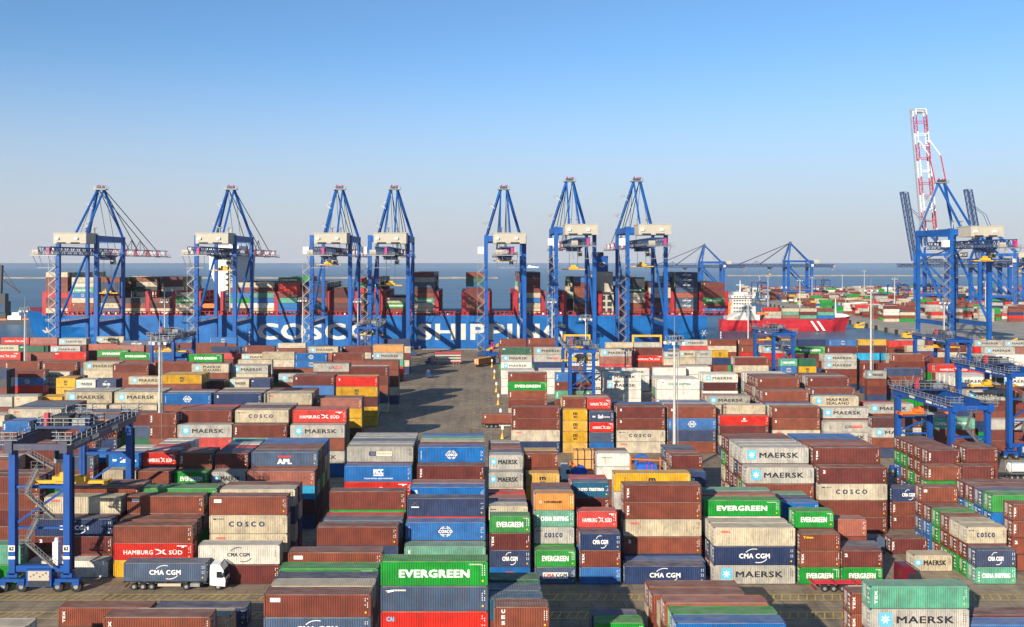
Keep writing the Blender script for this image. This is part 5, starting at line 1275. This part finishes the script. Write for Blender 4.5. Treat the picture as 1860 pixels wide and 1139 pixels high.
# ------------------------------------------------------------------ rubber-tyred yard gantries
def rtg(loc, label, sp=8.0, D=23.5, zt=20.6, grey=False, plate=None, reel=False, name='KONECRANES', spread=(M_YEL, 12), trolley=.35, rz=0.0):
    r = thing('yard_gantry', label, 'yard crane', loc, rz, 'rubber-tyred yard gantry cranes')
    hx = sp/2; gm = M_GRAV if grey else M_RTG
    for y in (0, D):
        for sx in (-1, 1):
            b = MB(); x = sx*hx; b.box(x-.46, x+.46, y-.55, y+.55, 2.6, zt); lg = b.build('leg', M_RTG, r)
            q = MB(); q.box(x-.05 if sx > 0 else x-.65, x+.65 if sx > 0 else x+.05, y+.56, y+.75, 3, zt-1); q.build('cable_tray', M_DARK, lg)
            b = MB(); b.box(x-1.8, x+1.8, y-.5, y+.5, 1.5, 1.95); b.box(x-.8, x+.8, y-.55, y+.55, 2.2, 2.8)
            for k in (-1.35, 1.35): b.box(x+k-.5, x+k+.5, y-.62, y+.62, 1.05, 1.5)
            bg_ = b.build('bogie', M_RTG, r)
            for k in (-1.35, 1.35):
                t = MB(); t.tube((x+k, y-.45, .8), (x+k, y+.45, .8), .8, None, 16); t.tube((x+k, y-.5, .8), (x+k, y+.5, .8), .34, None, 10, 1); t.build('wheel', [M_TYRE, M_GALV], bg_)
            if plate and y == 0:
                t = MB(); t.box(x-.47, x+.47, -.585, -.56, 6.0, 6.9); text(t, plate, x-.36, x+.36, 6.15, 6.75, -.60, 1, .03); t.box(x-.5, x+.5, -.585, -.56, 4.9, 5.3); t.build('number_plate', [INK[WH], INK[BK]], lg)
        b = MB(); b.box(-hx+.5, hx-.5, y-.4, y+.4, 3.0, 3.9); b.build('sill_beam', M_RTG, r)
        b = MB(); b.box(-hx+.5, hx-.5, y-.16, y+.16, 9.2, 9.5); b.build('tie_bar', M_RTG, r)
        b = MB(); b.beam((-hx+.4, y, 10), (hx-.4, y, zt-5.6), .34); b.build('brace', M_RTG, r)
        b = MB(); b.box(-hx+.5, hx-.5, y-.3, y+.3, zt-5.4, zt-5.0); b.build('tie_bar', M_RTG, r)
    for sx in (-1, 1):
        b = MB(); x = sx*hx; b.box(x-.55, x+.55, -1.6, D+1.6, zt+.003, zt+1.75); g = b.build('girder', gm, r)
        q = MB(); xo = x+sx*1.15
        q.box(min(x+sx*.55, xo), max(x+sx*.55, xo), -1.6, D+1.6, zt+1.2, zt+1.3); railing(q, [(xo, -1.6, zt+1.3), (xo, D+1.6, zt+1.3)], 1.15, 0, .08, 1.7); q.box(x-.12, x+.12, -1.4, D+1.4, zt+1.76, zt+1.9, 1); q.build('walkway', [M_GALV, M_DARK], g)
        # signs on the girder side that faces outwards
        q = MB(); n0 = len(q.v); f0 = len(q.f)
        for yy, wd, k in ((D*.30, 2.4, 0), (D*.62, 2.4, 1)):
            if sx < 0: q.box(x-.60, x-.56, yy, yy+wd, zt+.35, zt+1.35, 2 if k else 0)
            else: q.box(x+.56, x+.60, yy, yy+wd, zt+.35, zt+1.35, 2 if k else 0)
        v, f = text_raw(name, .02); o = len(q.v); 
        q.v += [((x-.575 if sx < 0 else x+.575), (1.0+5.2*(1-a) if sx < 0 else 1.0+5.2*a), zt+.45+c*.8) for a, c in v]; q.f += [tuple(i+o for i in k) for k in f]; q.m += [0]*len(f)
        q.build('girder_sign', [INK[WH], M_RED, INK[CR]], g)
    for y in (-1.4, D+1.0):
        b = MB(); b.box(-hx+.56, hx-.56, y, y+.5, zt+.4, zt+1.3); b.build('end_tie', gm, r)
    # end platforms above the legs
    b = MB()
    for x in (-hx, hx):
        for y in (-1.9, D+.3): 
            b.box(x-1.5, x+1.5, y, y+1.5, zt+1.9, zt+2.0); railing(b, [(x-1.5, y, zt+2), (x+1.5, y, zt+2), (x+1.5, y+1.5, zt+2)], 1.1, 0, .08, 1.0); railing(b, [(x-1.5, y, zt+2), (x-1.5, y+1.5, zt+2)], 1.1, 0, .08, 1.0)
    b.build('end_platform', M_GALV, r)
    # trolley with winches
    ty = D*trolley; b = MB(); b.box(-hx-.3, hx+.3, ty-2.6, ty+2.6, zt+1.95, zt+2.35); b.box(-2.2, .4, ty-1.6, ty+1.2, zt+2.35, zt+3.8, 1); b.box(1, 3, ty-1.8, ty+.6, zt+2.35, zt+3.4, 2)
    b.tube((-1.5, ty+1.7, zt+3), (2.5, ty+1.7, zt+3), .55, None, 10, 1); b.box(-3.2, -2.5, ty-2.3, ty-1.5, zt+2.35, zt+4.3, 3)
    for x in (-hx-.2, hx+.2): railing(b, [(x, ty-2.6, zt+2.35), (x, ty+2.6, zt+2.35)], 1.2, 2, .08, 1.2)
    for y in (ty-2.6, ty+2.6): railing(b, [(-hx-.2, y, zt+2.35), (hx+.2, y, zt+2.35)], 1.2, 2, .08, 1.2)
    q = random.Random(6)
    for k in range(26):
        x = q.uniform(-hx, hx); y = ty+q.uniform(-2.4, 2.4); a = q.uniform(.2, .7); z = zt+2.36
        if k % 3: b.box(x-a/2, x+a/2, y-a/2, y+a/2, z, z+q.uniform(.3, 1.6), q.choice([1, 1, 2, 0]))
        else: b.beam((x, y, z), (x+q.uniform(-1, 1), y, z+q.uniform(1.2, 2.6)), .1, .1, 2)
    b.build('trolley', [M_CRANED, M_DARK, M_GALV, M_RED], r)
    b = MB()                                             # festoon cable looping under the near girder
    y = ty-2.5
    for k in range(max(0, int((D-ty-3.5)/1.1))):
        y0 = ty+2.8+k*1.1; 
        for j in range(4): b.beam((hx-1.0, y0+j*.27, zt-.2-[0, .9, 1.2, .9][j]), (hx-1.0, y0+(j+1)*.27, zt-.2-[.9, 1.2, .9, 0][j]), .09)
    b.build('festoon_cable', M_DARK, r)
    b = MB(); b.box(-1.1, 1.1, ty-3.4, ty-1.4, zt-3.2, zt-.6); c = b.build('operator_cabin', M_GALV, r); q = MB(); q.box(-.9, .9, ty-3.45, ty-3.42, zt-2.6, zt-1.3); q.box(-1.13, -1.11, ty-3.1, ty-1.8, zt-2.6, zt-1.3); q.build('window', M_GLASS, c)
    sm, sz = spread; b = MB(); b.box(-6, 6, ty-.3, ty+.3, sz, sz+.45); b.box(-6, -5.5, ty-1.15, ty+1.15, sz-.05, sz+.5); b.box(5.5, 6, ty-1.15, ty+1.15, sz-.05, sz+.5); b.box(-2.6, 2.6, ty-.8, ty+.8, sz+.45, sz+1.2); b.box(-1.5, -.4, ty-.6, ty+.6, sz+1.2, sz+1.8); b.build('spreader', sm, r)
    b = MB()
    for x in (-2, 2):
        for y in (-.6, .6): b.beam((x, ty+y, sz+1.2), (x, ty+y, zt+1.95), .07)
    b.build('hoist_cable', M_DARK, r)
    # stairs zig-zagging up between the front legs
    b = MB(); z = 3.9; k = 0
    while z < zt-2:
        xa, xb = (hx-1.6, -hx+2.4) if k % 2 == 0 else (-hx+2.4, hx-3.8)
        zz = min(z+3.6, zt)
        for y in (-1.25, -.7): b.beam((xa, y, z), (xb, y, zz), .1, .28)
        for q in (1.0,): b.beam((xa, -1.28, z+q), (xb, -1.28, zz+q), .07); b.beam((xa, -1.28, z+.5), (xb, -1.28, zz+.5), .05)
        n = 9
        for i in range(n): t = i/n; p = Vector((xa+(xb-xa)*t, -1.28, z+(zz-z)*t)); b.beam(p, p+Vector((0, 0, 1)), .05)
        b.box(xb-.9, xb+.9, -1.4, -.62, zz-.06, zz); railing(b, [(xb-.9, -1.4, zz), (xb+.9, -1.4, zz)], 1.1, 0, .06, .9)
        z += 3.6; k += 1
    b.build('stairs', M_STAIR, r)
    # diesel set slung between the front wheels
    b = MB(); b.box(-hx+2.3, hx-2.0, -.95, .9, 1.0, 3.5); eg = b.build('engine_housing', M_RTG, r)
    q = MB(); q.box(-hx+2.6, hx-2.3, -1.0, -.96, 1.9, 3.3); q.box(-hx+2.6, hx-2.3, -1.0, -.96, 1.1, 1.85, 1)
    for k in range(7): q.box(-hx+2.9+k*.45, -hx+3.1+k*.45, -1.03, -1.0, 2.4+.25*(k % 3), 2.6+.25*(k % 3), 1 if k % 2 else 2)
    q.build('panel', [M_CREAM, M_DARK, M_RED], eg)
    b = MB(); b.box(hx-2.0, hx-1.2, -.6, .5, 4.0, 7.4); b.tube((hx-1.6, -.05, 7.4), (hx-1.6, -.05, 7.9), .3); b.build('exhaust_stack', M_WHITE, r)
    if reel:
        b = MB(); c = (1.0, -1.2, 3.4); b.ring(c, 2.9, .14, 'y', 36); b.ring(c, .5, .2, 'y', 12)
        for i in range(18): t = i*math.pi/9; b.beam((c[0]+.5*math.cos(t), c[1], c[2]+.5*math.sin(t)), (c[0]+2.9*math.cos(t), c[1], c[2]+2.9*math.sin(t)), .06)
        b.box(.6, 1.4, -1.0, .2, 2.6, 3.8); b.build('cable_reel', M_WHITE, r)
    return r
PXX = lambda px, Y: (px-870)*Y/1650
rtg((PXX(74, 133.5), 133.5, 0), 'blue yard gantry numbered 62 beside the white-cabbed lorry, nearest at left', 8.0, 23.5, 20.6, True, '62', spread=(M_YEL, 13.5), trolley=.42)
rtg((PXX(1761, 184), 184, 0), 'blue yard gantry with orange spreader and big cable reel at right', 7.2, 23.5, 18.2, False, None, True, 'DEMAG', (M_ORG, 14.6), .78)
rtg((PXX(1862, 223), 223, 0), 'blue yard gantry cut by the right edge of the photo', 7.6, 23.5, 20, False, None, False, 'DEMAG', (M_YEL, 16), .6)
rtg((PXX(1057, 282), 282, 0), 'blue yard gantry before the white container rows, centre right', 7.2, 23.5, 20, False, None, False, 'DEMAG', (M_YEL, 17), .3)
rtg((PXX(1423, 350), 350, 0), 'blue yard gantry with yellow spreader in front of the red ship', 7.4, 23.5, 20, False, None, False, 'DEMAG', (M_YEL, 17.4), .5)
rtg((PXX(1741, 318), 318, 0), 'blue yard gantry below the crane with raised red and white boom', 7.6, 23.5, 20, False, None, False, 'DEMAG', (M_YEL, 17.4), .5)
rtg((PXX(295, 330), 330, 0), 'blue yard gantry behind the left tall lamp mast', 7.8, 23.5, 20, True, None, False, 'KONECRANES', (M_YEL, 15), .4)
rtg((PXX(668, 398), 398, 0), 'blue yard gantry with yellow spreader left of the roadway end', 8.0, 23.5, 19, False, None, False, 'DEMAG', (M_YEL, 16), .3)
# ------------------------------------------------------------------ lamp masts
def mast(px, Y, h, label, ring=True, rad=.42, group='lamp masts'):
    r = thing('lamp_mast', label, 'lamp mast', (PXX(px, Y), Y, 0), 0, group)
    b = MB(); b.tube((0, 0, 0), (0, 0, h-2.5), rad, rad*.5, 12); b.tube((0, 0, 0), (0, 0, .5), rad*1.6, None, 12); b.build('pole', M_POLE, r)
    b = MB(); b.tube((0, 0, h-2.5), (0, 0, h+3), .10, .05, 6)
    b.ring((0, 0, h-2.4), 2.0, .16, 'z', 16); b.ring((0, 0, h-1.3), 2.0, .10, 'z', 16)
    for i in range(8): t = i*math.pi/4; b.beam((0, 0, h-2.4), (2*math.cos(t), 2*math.sin(t), h-2.4), .14); b.beam((2*math.cos(t), 2*math.sin(t), h-2.4), (2*math.cos(t), 2*math.sin(t), h-1.3), .1)
    b.build('head_ring', M_GALV, r)
    for i in range(10):
        t = i*math.pi/5; q = MB(); q.box(2.1*math.cos(t)-.3, 2.1*math.cos(t)+.3, 2.1*math.sin(t)-.3, 2.1*math.sin(t)+.3, h-3.1, h-2.5); q.build('lamp', M_WHITE if i % 2 else M_GALV, r)
    if ring:
        b = MB(); x = rad+.25
        for s in (-.2, .2): b.beam((x+.1, s-.3, 1), (x-.1, s-.3, h-3), .07)
        z = 1
        while z < h-3: b.beam((x, -.5, z), (x, -.1, z), .05); b.beam((0, -.3, z), (x, -.3, z), .05) if int(z) % 3 == 0 else None; z += .6
        b.build('ladder', M_GALV, r)
    return r
mast(1225, 203, 33.2, 'tall white lamp mast with ladder right of centre, nearest of the masts'); mast(290, 205, 33, 'tall pale lamp mast with lit basket behind the numbered yard gantry')
mast(45, 376, 31, 'white lamp mast at far left before the ship bow'); mast(550, 430, 33, 'white lamp mast in front of the first hull O'); mast(1582, 328, 41, 'slender tall white lamp mast before the red ship bow')
mast(299, 462, 31, 'white lamp mast left of the ship bridge house', False); mast(650, 466, 31, 'white lamp mast between the close pair of cranes', False); mast(1003, 462, 31, 'white lamp mast left of the taller crane with yellow spreader', False)
mast(1064, 322, 31, 'white lamp mast behind the yard gantry at centre right'); mast(1359, 445, 34, 'white lamp mast before the red ship deckhouse', False); mast(1715, 452, 31, 'white lamp mast under the raised-boom crane', False)
for i, (px, Y, h) in enumerate(((1453, 760, 36), (1475, 1020, 34), (1625, 830, 36), (1570, 1180, 40), (1380, 1150, 34), (1790, 800, 34), (1395, 1000, 36), (1530, 1240, 34))):
    mast(px, Y, h, 'small pale lamp post on the far terminal, %s' % ['second left of the red bow', 'before the second far crane', 'right of the tall slender mast', 'above the far stacks near the breakwater end', 'behind red ship deckhouse', 'seen through the raised-boom crane', 'right of red ship deckhouse', 'right of the second far crane'][i], False, .5, 'far terminal lamp posts')

# ------------------------------------------------------------------ lorries and other yard vehicles (local +x is forward, ground at z 0)
def wheels(r, xs_, W=2.4, rad=.5, name='wheel'):
    for x in xs_:
        for s in (-1, 1):
            t = MB(); y = s*(W/2-.18); t.tube((x, y-.17, rad), (x, y+.17, rad), rad, None, 18); t.tube((x, y-.19, rad), (x, y+.19, rad), rad*.5, None, 12, 1); t.build(name, [M_TYRE, M_GALV], r)
def cab(r, x, paint_, hi=3.75):
    """tractor cab, rear at x"""
    b = MB(); b.prism([(x, .75), (x+2.25, .55), (x+2.3, 1.5), (x+2.22, 1.75), (x+2.0, 2.95), (x+1.5, hi), (x+.1, hi), (x, 2.9)], -1.22, 1.22)
    b.prism([(x+1.2, hi), (x+1.75, hi-.25), (x+.3, hi+.05)], -1.05, 1.05)
    c = b.build('cab', paint_, r)
    q = MB()
    for s in (-1, 1):
        y = s*1.235; q.quad([(x+1.0, y, 1.85), (x+1.95, y, 1.80), (x+1.78, y, 2.75), (x+1.0, y, 2.75)][::s])
    q.build('side_window', M_GLASS, c)
    q = MB(); q.quad([(x+2.235, -1.1, 1.78), (x+2.235, 1.1, 1.78), (x+2.03, 1.05, 2.9), (x+2.03, -1.05, 2.9)]); q.build('windscreen', M_GLASS, c)
    q = MB(); q.box(x+2.2, x+2.38, -1.2, 1.2, .45, .85); q.box(x+2.28, x+2.33, -.7, .7, 1.0, 1.45); q.build('bumper', M_DARK, c)
    for s in (-1, 1):
        q = MB(); q.box(x+1.95, x+2.2, s*1.24-.12+s*.12, s*1.24+.12+s*.12, 2.0, 2.65); q.build('mirror', M_DARK, c)
        q = MB(); q.box(x+2.25, x+2.36, s*.9-.22, s*.9+.22, .88, 1.08); q.build('headlight', M_GLASS, c)
    q = MB(); q.beam((x+1.6, -1.0, hi+.12), (x+1.6, 1.0, hi+.12), .12); q.build('sun_visor', M_DARK, c)
    return c
def lorry(loc, rz, paint_, label, trailer=True, chassis=M_DARK, name='lorry'):
    """tractor with skeleton trailer: cab front near x=+8"""
    r = thing(name, label, 'lorry', loc, rz)
    cab(r, 6.5, paint_)
    b = MB(); b.box(1.6, 8.0, -.45, .45, .7, .95); b.box(3.6, 5.0, -1.2, -.7, .5, 1.0, 1); b.box(3.6, 5.0, .7, 1.2, .5, 1.0, 1); b.build('tractor_frame', [chassis, M_GALV], r)
    wheels(r, [3.0, 7.7])
    if trailer:
        b = MB(); 
        for s in (-.5, .5): b.box(-6.2, 4.8, s-.12, s+.12, .98, 1.25)
        for x in (-6.2, -3.1, 0, 3, 5.7): b.box(x-.15, x+.15, -1.2, 1.2, 1.05, 1.27)
        b.box(4.8, 5.9, -.6, .6, 1.1, 1.27); b.box(-1.2, 2.2, -1.15, -.9, .55, .95, 1); b.beam((-6.1, -.9, .35), (-6.1, .9, .35), .15)
        b.build('trailer_frame', [chassis, M_CREAM], r); wheels(r, [-4.7, -3.4, -2.1])
    return r
def carried(x, y, z, L, h, tok, label, rz=0): return container(x, y-CW/2, z, L, h, tok, label, 'containers carried on lorries', rz)
TX = PXX(306, 135.1)
lorry((TX, 135.1, 0), 0, M_WHITE, 'white-cabbed lorry facing right on the hatched lane')
carried(TX-.1, 135.1, 1.28, 40, 2.75, 'Scg', 'slate blue container lettered between white arcs on the white-cabbed lorry')
lorry((PXX(12, 133.8)+2.2, 133.6, 0), math.pi, M_WHITE, 'white lorry cab at the left edge behind the numbered gantry', False)
lorry((PXX(1028, 201)-7.6, 201, 0), 0, M_WHITE, 'white lorry in the shade left of the orange crates', True)
lorry((PXX(1643, 134)-7.4, 134.3, 0), 0, M_MAROON, 'maroon lorry with empty red trailer beside the hatched lane', True, M_RED)
r = lorry((PXX(874.6, 265)+6.3, 266.2, 0), 0, M_WHITE, 'lorry with brown container entering the stacks from the roadway', True)
carried(PXX(874.6, 265)+6.2, 266.2, 1.28, 40, 2.8, 'Bt2', 'rust-brown container on the lorry entering the stacks from the roadway')
a = RAD(58); r = lorry((PXX(879, 424), 424, 0), a, M_DARK, 'dark lorry turning at the far end of the roadway, right side', True)
carried(PXX(879, 424)-.3, 424-.4, 1.28, 40, 2.7, 'O', 'orange container on the lorry turning at the far roadway end', a)
def tractor(loc, rz, label):
    r = thing('terminal_tractor', label, 'terminal tractor', loc, rz, 'terminal tractors on the roadway')
    b = MB(); b.box(-2.6, 2.4, -1.1, 1.1, .6, 1.1); b.box(1.2, 2.5, -1.2, 1.2, 1.1, 1.7); b.build('frame', M_CRANED, r)
    b = MB(); b.prism([(.0, 1.1), (1.5, 1.1), (1.4, 2.2), (1.2, 3.1), (.1, 3.1)], -1.15, .5); c = b.build('cab', M_CRANED, r)
    q = MB(); q.box(.2, 1.1, -1.2, -1.16, 1.9, 2.9); q.box(1.38, 1.45, -1.0, .4, 1.9, 2.2); q.box(-.04, -.01, -1.0, .4, 1.7, 2.8); q.build('window', M_GLASS, c)
    b = MB(); b.box(.4, .8, -.5, -.1, 3.1, 3.4); b.build('beacon', M_ORG, c)
    wheels(r, [-1.7, 1.6], 2.4, .55); return r
tractor((PXX(779, 381), 381, 0), RAD(-82), 'dark blue terminal tractor alone on the shaded roadway')
tractor((PXX(782, 431), 431, 0), RAD(180), 'dark blue terminal tractor coupled to the trailer of flat racks')
r = thing('trailer', 'low red trailer at the far roadway end carrying stacked flat racks', 'trailer', (PXX(814, 432), 432, 0))
b = MB(); b.box(-6.6, 6.6, -1.2, 1.2, 1.0, 1.4); b.box(-6.6, -5.9, -1.2, 1.2, .4, 1.0); b.build('bed', M_RED, r); wheels(r, [2.6, 3.9, 5.2], 2.4, .5)
for k in range(4):
    f = thing('flat_rack', ['lowest cream flat rack on the red roadway trailer', 'second cream flat rack on the red roadway trailer', 'third cream flat rack on the red roadway trailer', 'topmost red flat rack on the red roadway trailer'][k], 'flat rack', (PXX(814, 432), 432, 1.42+1.28*k), 0, 'flat racks stacked on the roadway trailer')
    b = MB(); b.box(-6.1, 6.1, -1.2, 1.2, 0, .62); b.build('platform', M_RED if k == 3 else M_CREAM, f)
    for s in (-1, 1): b = MB(); b.box(s*6.0-.15, s*6.0+.15, -1.2, 1.2, .62, 1.26); b.build('end_wall', M_RED, f)
# marker posts along the right kerb of the roadway
PL = ['fifth marker post from the near end, beside the rear white reefers', 'fourth', 'third', 'second', '', '']
spots = [(893.5, 667), (898, 688), (901.5, 712), (905, 735), (909, 764), (912.5, 797)]
ords = ['farthest', 'second farthest', 'third farthest', 'third nearest', 'second nearest', 'nearest']
for i, (px, py) in enumerate(spots):
    Y = 1650*CAM_H/(py-477)
    r = thing('marker_post', 'yellow footed post with white lantern on the roadway kerb, %s of the row' % ords[i], 'marker post', (PXX(px, Y), Y, 0), 0, 'marker posts along the roadway')
    b = MB(); b.tube((0, 0, 0), (0, 0, 1.5), .55, .16, 8); b.tube((0, 0, 1.5), (0, 0, 2.6), .09, None, 8); b.build('foot', M_YEL, r)
    b = MB(); b.box(-.32, .32, -.3, .3, 2.6, 3.5); b.box(-.2, .2, -.2, .2, 3.5, 3.7); b.build('lantern', M_WHITE, r)
# yellow frames at the quay end
def frame(x, y, wd, h, label):
    r = thing('portal_frame', label, 'portal frame', (x, y, 0), 0, 'yellow portal frames by the quay')
    for s in (-1, 1): 
        b = MB(); b.box(s*wd/2-.45, s*wd/2+.45, -.45, .45, 0, h); b.build('post', M_YEL, r)
    b = MB(); b.box(-wd/2-.45, wd/2+.45, -.46, .46, h+.003, h+.9); b.build('top_beam', M_YEL, r)
    b = MB(); b.box(-2.2, 1.6, -1, 1, h-5, h-3.6); b.box(-3.4, 3.4, -.4, .4, h-5.6, h-5.05); b.build('hoist', M_YEL, r)
frame(PXX(1175, 430), 430, 13.2, 13.2, 'yellow portal frame between the two taller cranes')
frame(PXX(1048, 440), 440, 12, 12.6, 'yellow portal frame behind the centre yard gantry')
r = thing('reach_stacker', 'blue and magenta reach stacker with yellow boom at the far roadway end', 'reach stacker', (PXX(893, 462), 462, 0), RAD(20))
b = MB(); b.box(-3.6, 3.6, -1.8, 1.8, .9, 2.6); b.box(-3.6, -1.4, -1.8, 1.8, 2.6, 3.6); b.build('body', M_CRANE, r)
b = MB(); b.beam((-2.8, 0, 3.6), (6.2, 0, 7.6), .9, 1.0); b.build('boom', M_YEL, r)
b = MB(); b.box(5.6, 6.4, -5.4, 5.4, 5.8, 6.4); b.build('spreader', M_YEL, r)
b = MB(); b.box(.2, .6, -1.5, -1.1, 2.6, 8.0); b.box(.2, .6, 1.1, 1.5, 2.6, 8.0); b.box(.2, .6, -1.5, 1.5, 7.6, 8.0); b.box(.2, .6, -1.5, 1.5, 4.8, 5.2); b.build('mast', M_MAG, r)
b = MB(); b.box(-1.2, .1, -.8, .8, 2.6, 4.3); b.build('cab', M_GLASS, r); wheels(r, [-2.4, 2.3], 3.8, .85)
# orange crates and reels on flat trailers
for i, (px, w_) in enumerate(((1062, 5.0), (1104, 4.9))):
    r = thing('crate', ['orange strapped plywood crate, left of two, by the shaded lorry', 'orange strapped plywood crate, right of two, behind the white short container'][i], 'crate', (PXX(px, 211), 211, 0), 0, 'orange plywood crates')
    b = MB(); b.box(-w_/2, w_/2, 0, 2.9, .5, 4.6); b.build('case', M_WOOD, r)
    b = MB()
    for x in (-1.6, 0, 1.6): b.box(x-.12, x+.12, -.02, 2.92, .48, 4.62)
    b.box(-w_/2-.02, w_/2+.02, -.03, 2.93, 2.5, 2.7); b.build('strap', M_DARK, r)
    b = MB(); b.box(-w_/2, w_/2, .1, 2.8, 0, .48); b.build('skid', M_ORG, r)
r = thing('cable_drum_load', 'blue drums with pink straps in orange cradle, left of a lamp mast', 'machine load', (PXX(1172, 204), 204, 0))
b = MB(); b.box(-3.4, 3.4, -.2, 2.4, 0, .9); b.box(-3.5, -3.2, -.2, 0, .9, 4.8); b.box(3.2, 3.5, -.2, 0, .9, 4.6); b.beam((-3.3, -.1, 4.2), (3.3, -.1, 3.9), .25); b.build('cradle', M_ORG, r)
b = MB(); b.prism([(-1.8, .9), (2.6, .9), (2.6, 2.6), (2.2, 3.1), (-1.4, 3.1), (-1.8, 2.6)], -.6, 1.6); b.build('drum', M_BLUE, r)
for k in range(3):
    b = MB(); b.ring((-.6, .2+.7*k, 3.4), 1.5, .32, 'y', 24); b.build('hoop', M_BLUE, r)
b = MB(); [b.box(x-.12, x+.12, -.64, 1.64, .9, 3.14) for x in (.2, 1.4)]; b.build('strap', M_MAG, r)
r = thing('machine_load', 'blue tarped machine in orange frame beside the shaded lorry', 'machine load', (PXX(1052, 206), 206, 0))
b = MB(); b.prism([(-1.6, .4), (1.6, .4), (1.8, 1.4), (.8, 2.2), (-.9, 2.0), (-1.8, 1.2)], -1, 1); b.build('tarpaulin', M_BLUE, r)
b = MB(); b.box(-2.2, -1.9, -1, 1, 0, 3.2); b.beam((-2, 0, 3.1), (1.6, 0, .3), .3); b.box(-2.2, 2, -1.1, 1.1, 0, .38); b.build('frame', M_ORG, r)
# tank container at the right edge
X = PXX(1856, 203)
r = thing('tank_container', 'white cylindrical tank container at the right edge under the yard gantry', 'tank container', (X, 203, 1.3))
b = MB(); b.tube((-2.8, 0, 1.3), (2.8, 0, 1.3), 1.15, None, 24); b.tube((-3.0, 0, 1.3), (-2.8, 0, 1.3), .8, 1.15, 24); b.tube((2.8, 0, 1.3), (3.0, 0, 1.3), 1.15, .8, 24); b.build('tank', M_WHITE, r, smooth=False)
b = MB()
for x in (-3, 3):
    for y in (-1.15, 1.15): b.beam((x, y, 0), (x, y, 2.6), .12)
    b.beam((x, -1.15, 2.55), (x, 1.15, 2.55), .12); b.beam((x, -1.15, .06), (x, 1.15, .06), .12)
for y in (-1.15, 1.15): b.beam((-3, y, .06), (3, y, .06), .12); b.beam((-3, y, 2.55), (3, y, 2.55), .1)
b.build('frame', M_GALV, r)
lorry((X-5.0, 203, 0), math.pi, M_CRANED, 'dark blue lorry carrying the white tank at the right edge', True)

# ------------------------------------------------------------------ far terminal, harbour left, distant ship
rr = random.Random(21)
y = 740
while y < 1400:
    x = qx(y)+26+rr.uniform(0, 6)
    while x < (1880-870)*y/1650:
        if rr.random() < .88:
            n = rr.choice([2, 3, 3, 4, 4, 5]); c = rr.choice('BBBBKKGGGWPNBKRE')
            for row in range(rr.choice([2, 4, 5])):
                for k in range(n):
                    if row == 0 or k == n-1: STUFF.add(x, y+row*2.8, k*2.6, 40, 2.58, c if rr.random() < .6 else rr.choice('BBBKKGGRUNTPWEYKB'))
        x += 12.9 if rr.random() < .85 else 24
    y += rr.choice([17, 19, 22])
for i, (px, Y) in enumerate(((1385, 1120), (1640, 1010), (1500, 1290), (1700, 980))):
    rtg((PXX(px, Y), Y, 0), ['small far yard gantry behind the red ship deckhouse', 'small far yard gantry left of the raised-boom crane', 'small far yard gantry below the breakwater', 'small far yard gantry behind the raised-boom crane'][i], 12, 24, 22)
for i, (px, Y) in enumerate(((1560, 660), (1648, 575), (1690, 560), (1835, 520), (1790, 530))):
    r = thing('straddle_loader', 'small yellow wheeled loader on the far quay, %s' % ['nearest the red bow', 'left of the raised-boom crane', 'under the raised-boom crane left leg', 'at the right edge', 'right of the raised-boom crane'][i], 'loader', (PXX(px, Y), Y, 0), 0, 'yellow loaders on the far quay')
    b = MB(); b.box(-3, 3, -1.5, 1.5, .8, 2.4); b.box(-2.8, -1, -1.2, 1.2, 2.4, 3.8); b.beam((-1, 0, 3), (4, 0, 4.8), .7); b.build('body', M_YEL, r); wheels(r, [-2, 2], 3.0, .8)
r = thing('harbour_crane', 'dark slewing harbour crane cut by the left edge of the photo', 'crane', (PXX(2, 800), 800, 0))
b = MB(); b.box(-7, 7, -6, 6, -3, 4); b.box(-6, -4.6, -5, 5, 4, 12); b.box(4.6, 6, -5, 5, 4, 12); b.box(-6, 6, -5, 5, 12, 14); b.build('portal', M_DARK, r)
b = MB(); b.box(-4, 5, -3, 3, 14, 21); b.beam((-1, 0, 21), (0, 0, 46), 3, 3); b.build('tower', M_DARK, r)
b = MB(); b.beam((0, 0, 34), (16, 0, 22), 1.2, 1.2); b.beam((0, 0, 44), (16, 0, 22), .5, .5); b.build('jib', M_DARK, r)
r = thing('tugboat', 'small dark tug with orange deck moored left of the ship bow', 'boat', (PXX(30, 760), 760, -3))
b = MB(); b.prism([(-16, 0), (13, 0), (17, 4.2), (13, 3.6), (-16, 3.2)], -4, 4); b.build('hull', M_DARK, r)
b = MB(); b.box(-6, 5, -3, 3, 3.6, 7); b.box(-3, 3, -2, 2, 7, 9.6); b.build('wheelhouse', M_WHITE, r)
b = MB(); b.box(-15, -7, -3.4, 3.4, 3.3, 4.4); b.box(6, 12, -3, 3, 3.7, 4.6); b.build('deck_gear', M_ORG, r)
r = thing('ferry', 'tiny white ship on the horizon behind the middle cranes', 'ship', (PXX(968, 9000), 9000, -3))
b = MB(); b.prism([(-55, 0), (50, 0), (62, 12), (-58, 10)], -9, 9); b.build('hull', M_WHITE, r)
b = MB(); b.box(-50, 20, -8, 8, 10, 18); b.box(-46, -20, -6, 6, 18, 26); b.build('superstructure', M_WHITE, r)
STUFF.build()

# ------------------------------------------------------------------ sea air
b = MB(); b.box(-7000, 7000, -200, 9600, -5, 175); hz = b.build('haze', None)
m = bpy.data.materials.new('sea_haze'); m.use_nodes = True; nt = m.node_tree; nt.nodes.remove(nt.nodes['Principled BSDF'])
v = nt.nodes.new('ShaderNodeVolumePrincipled'); v.inputs['Color'].default_value = (.80, .88, 1.0, 1); v.inputs['Density'].default_value = HAZE
nt.links.new(v.outputs[0], nt.nodes['Material Output'].inputs['Volume']); hz.data.materials.clear(); hz.data.materials.append(m); hz['kind'] = 'stuff'
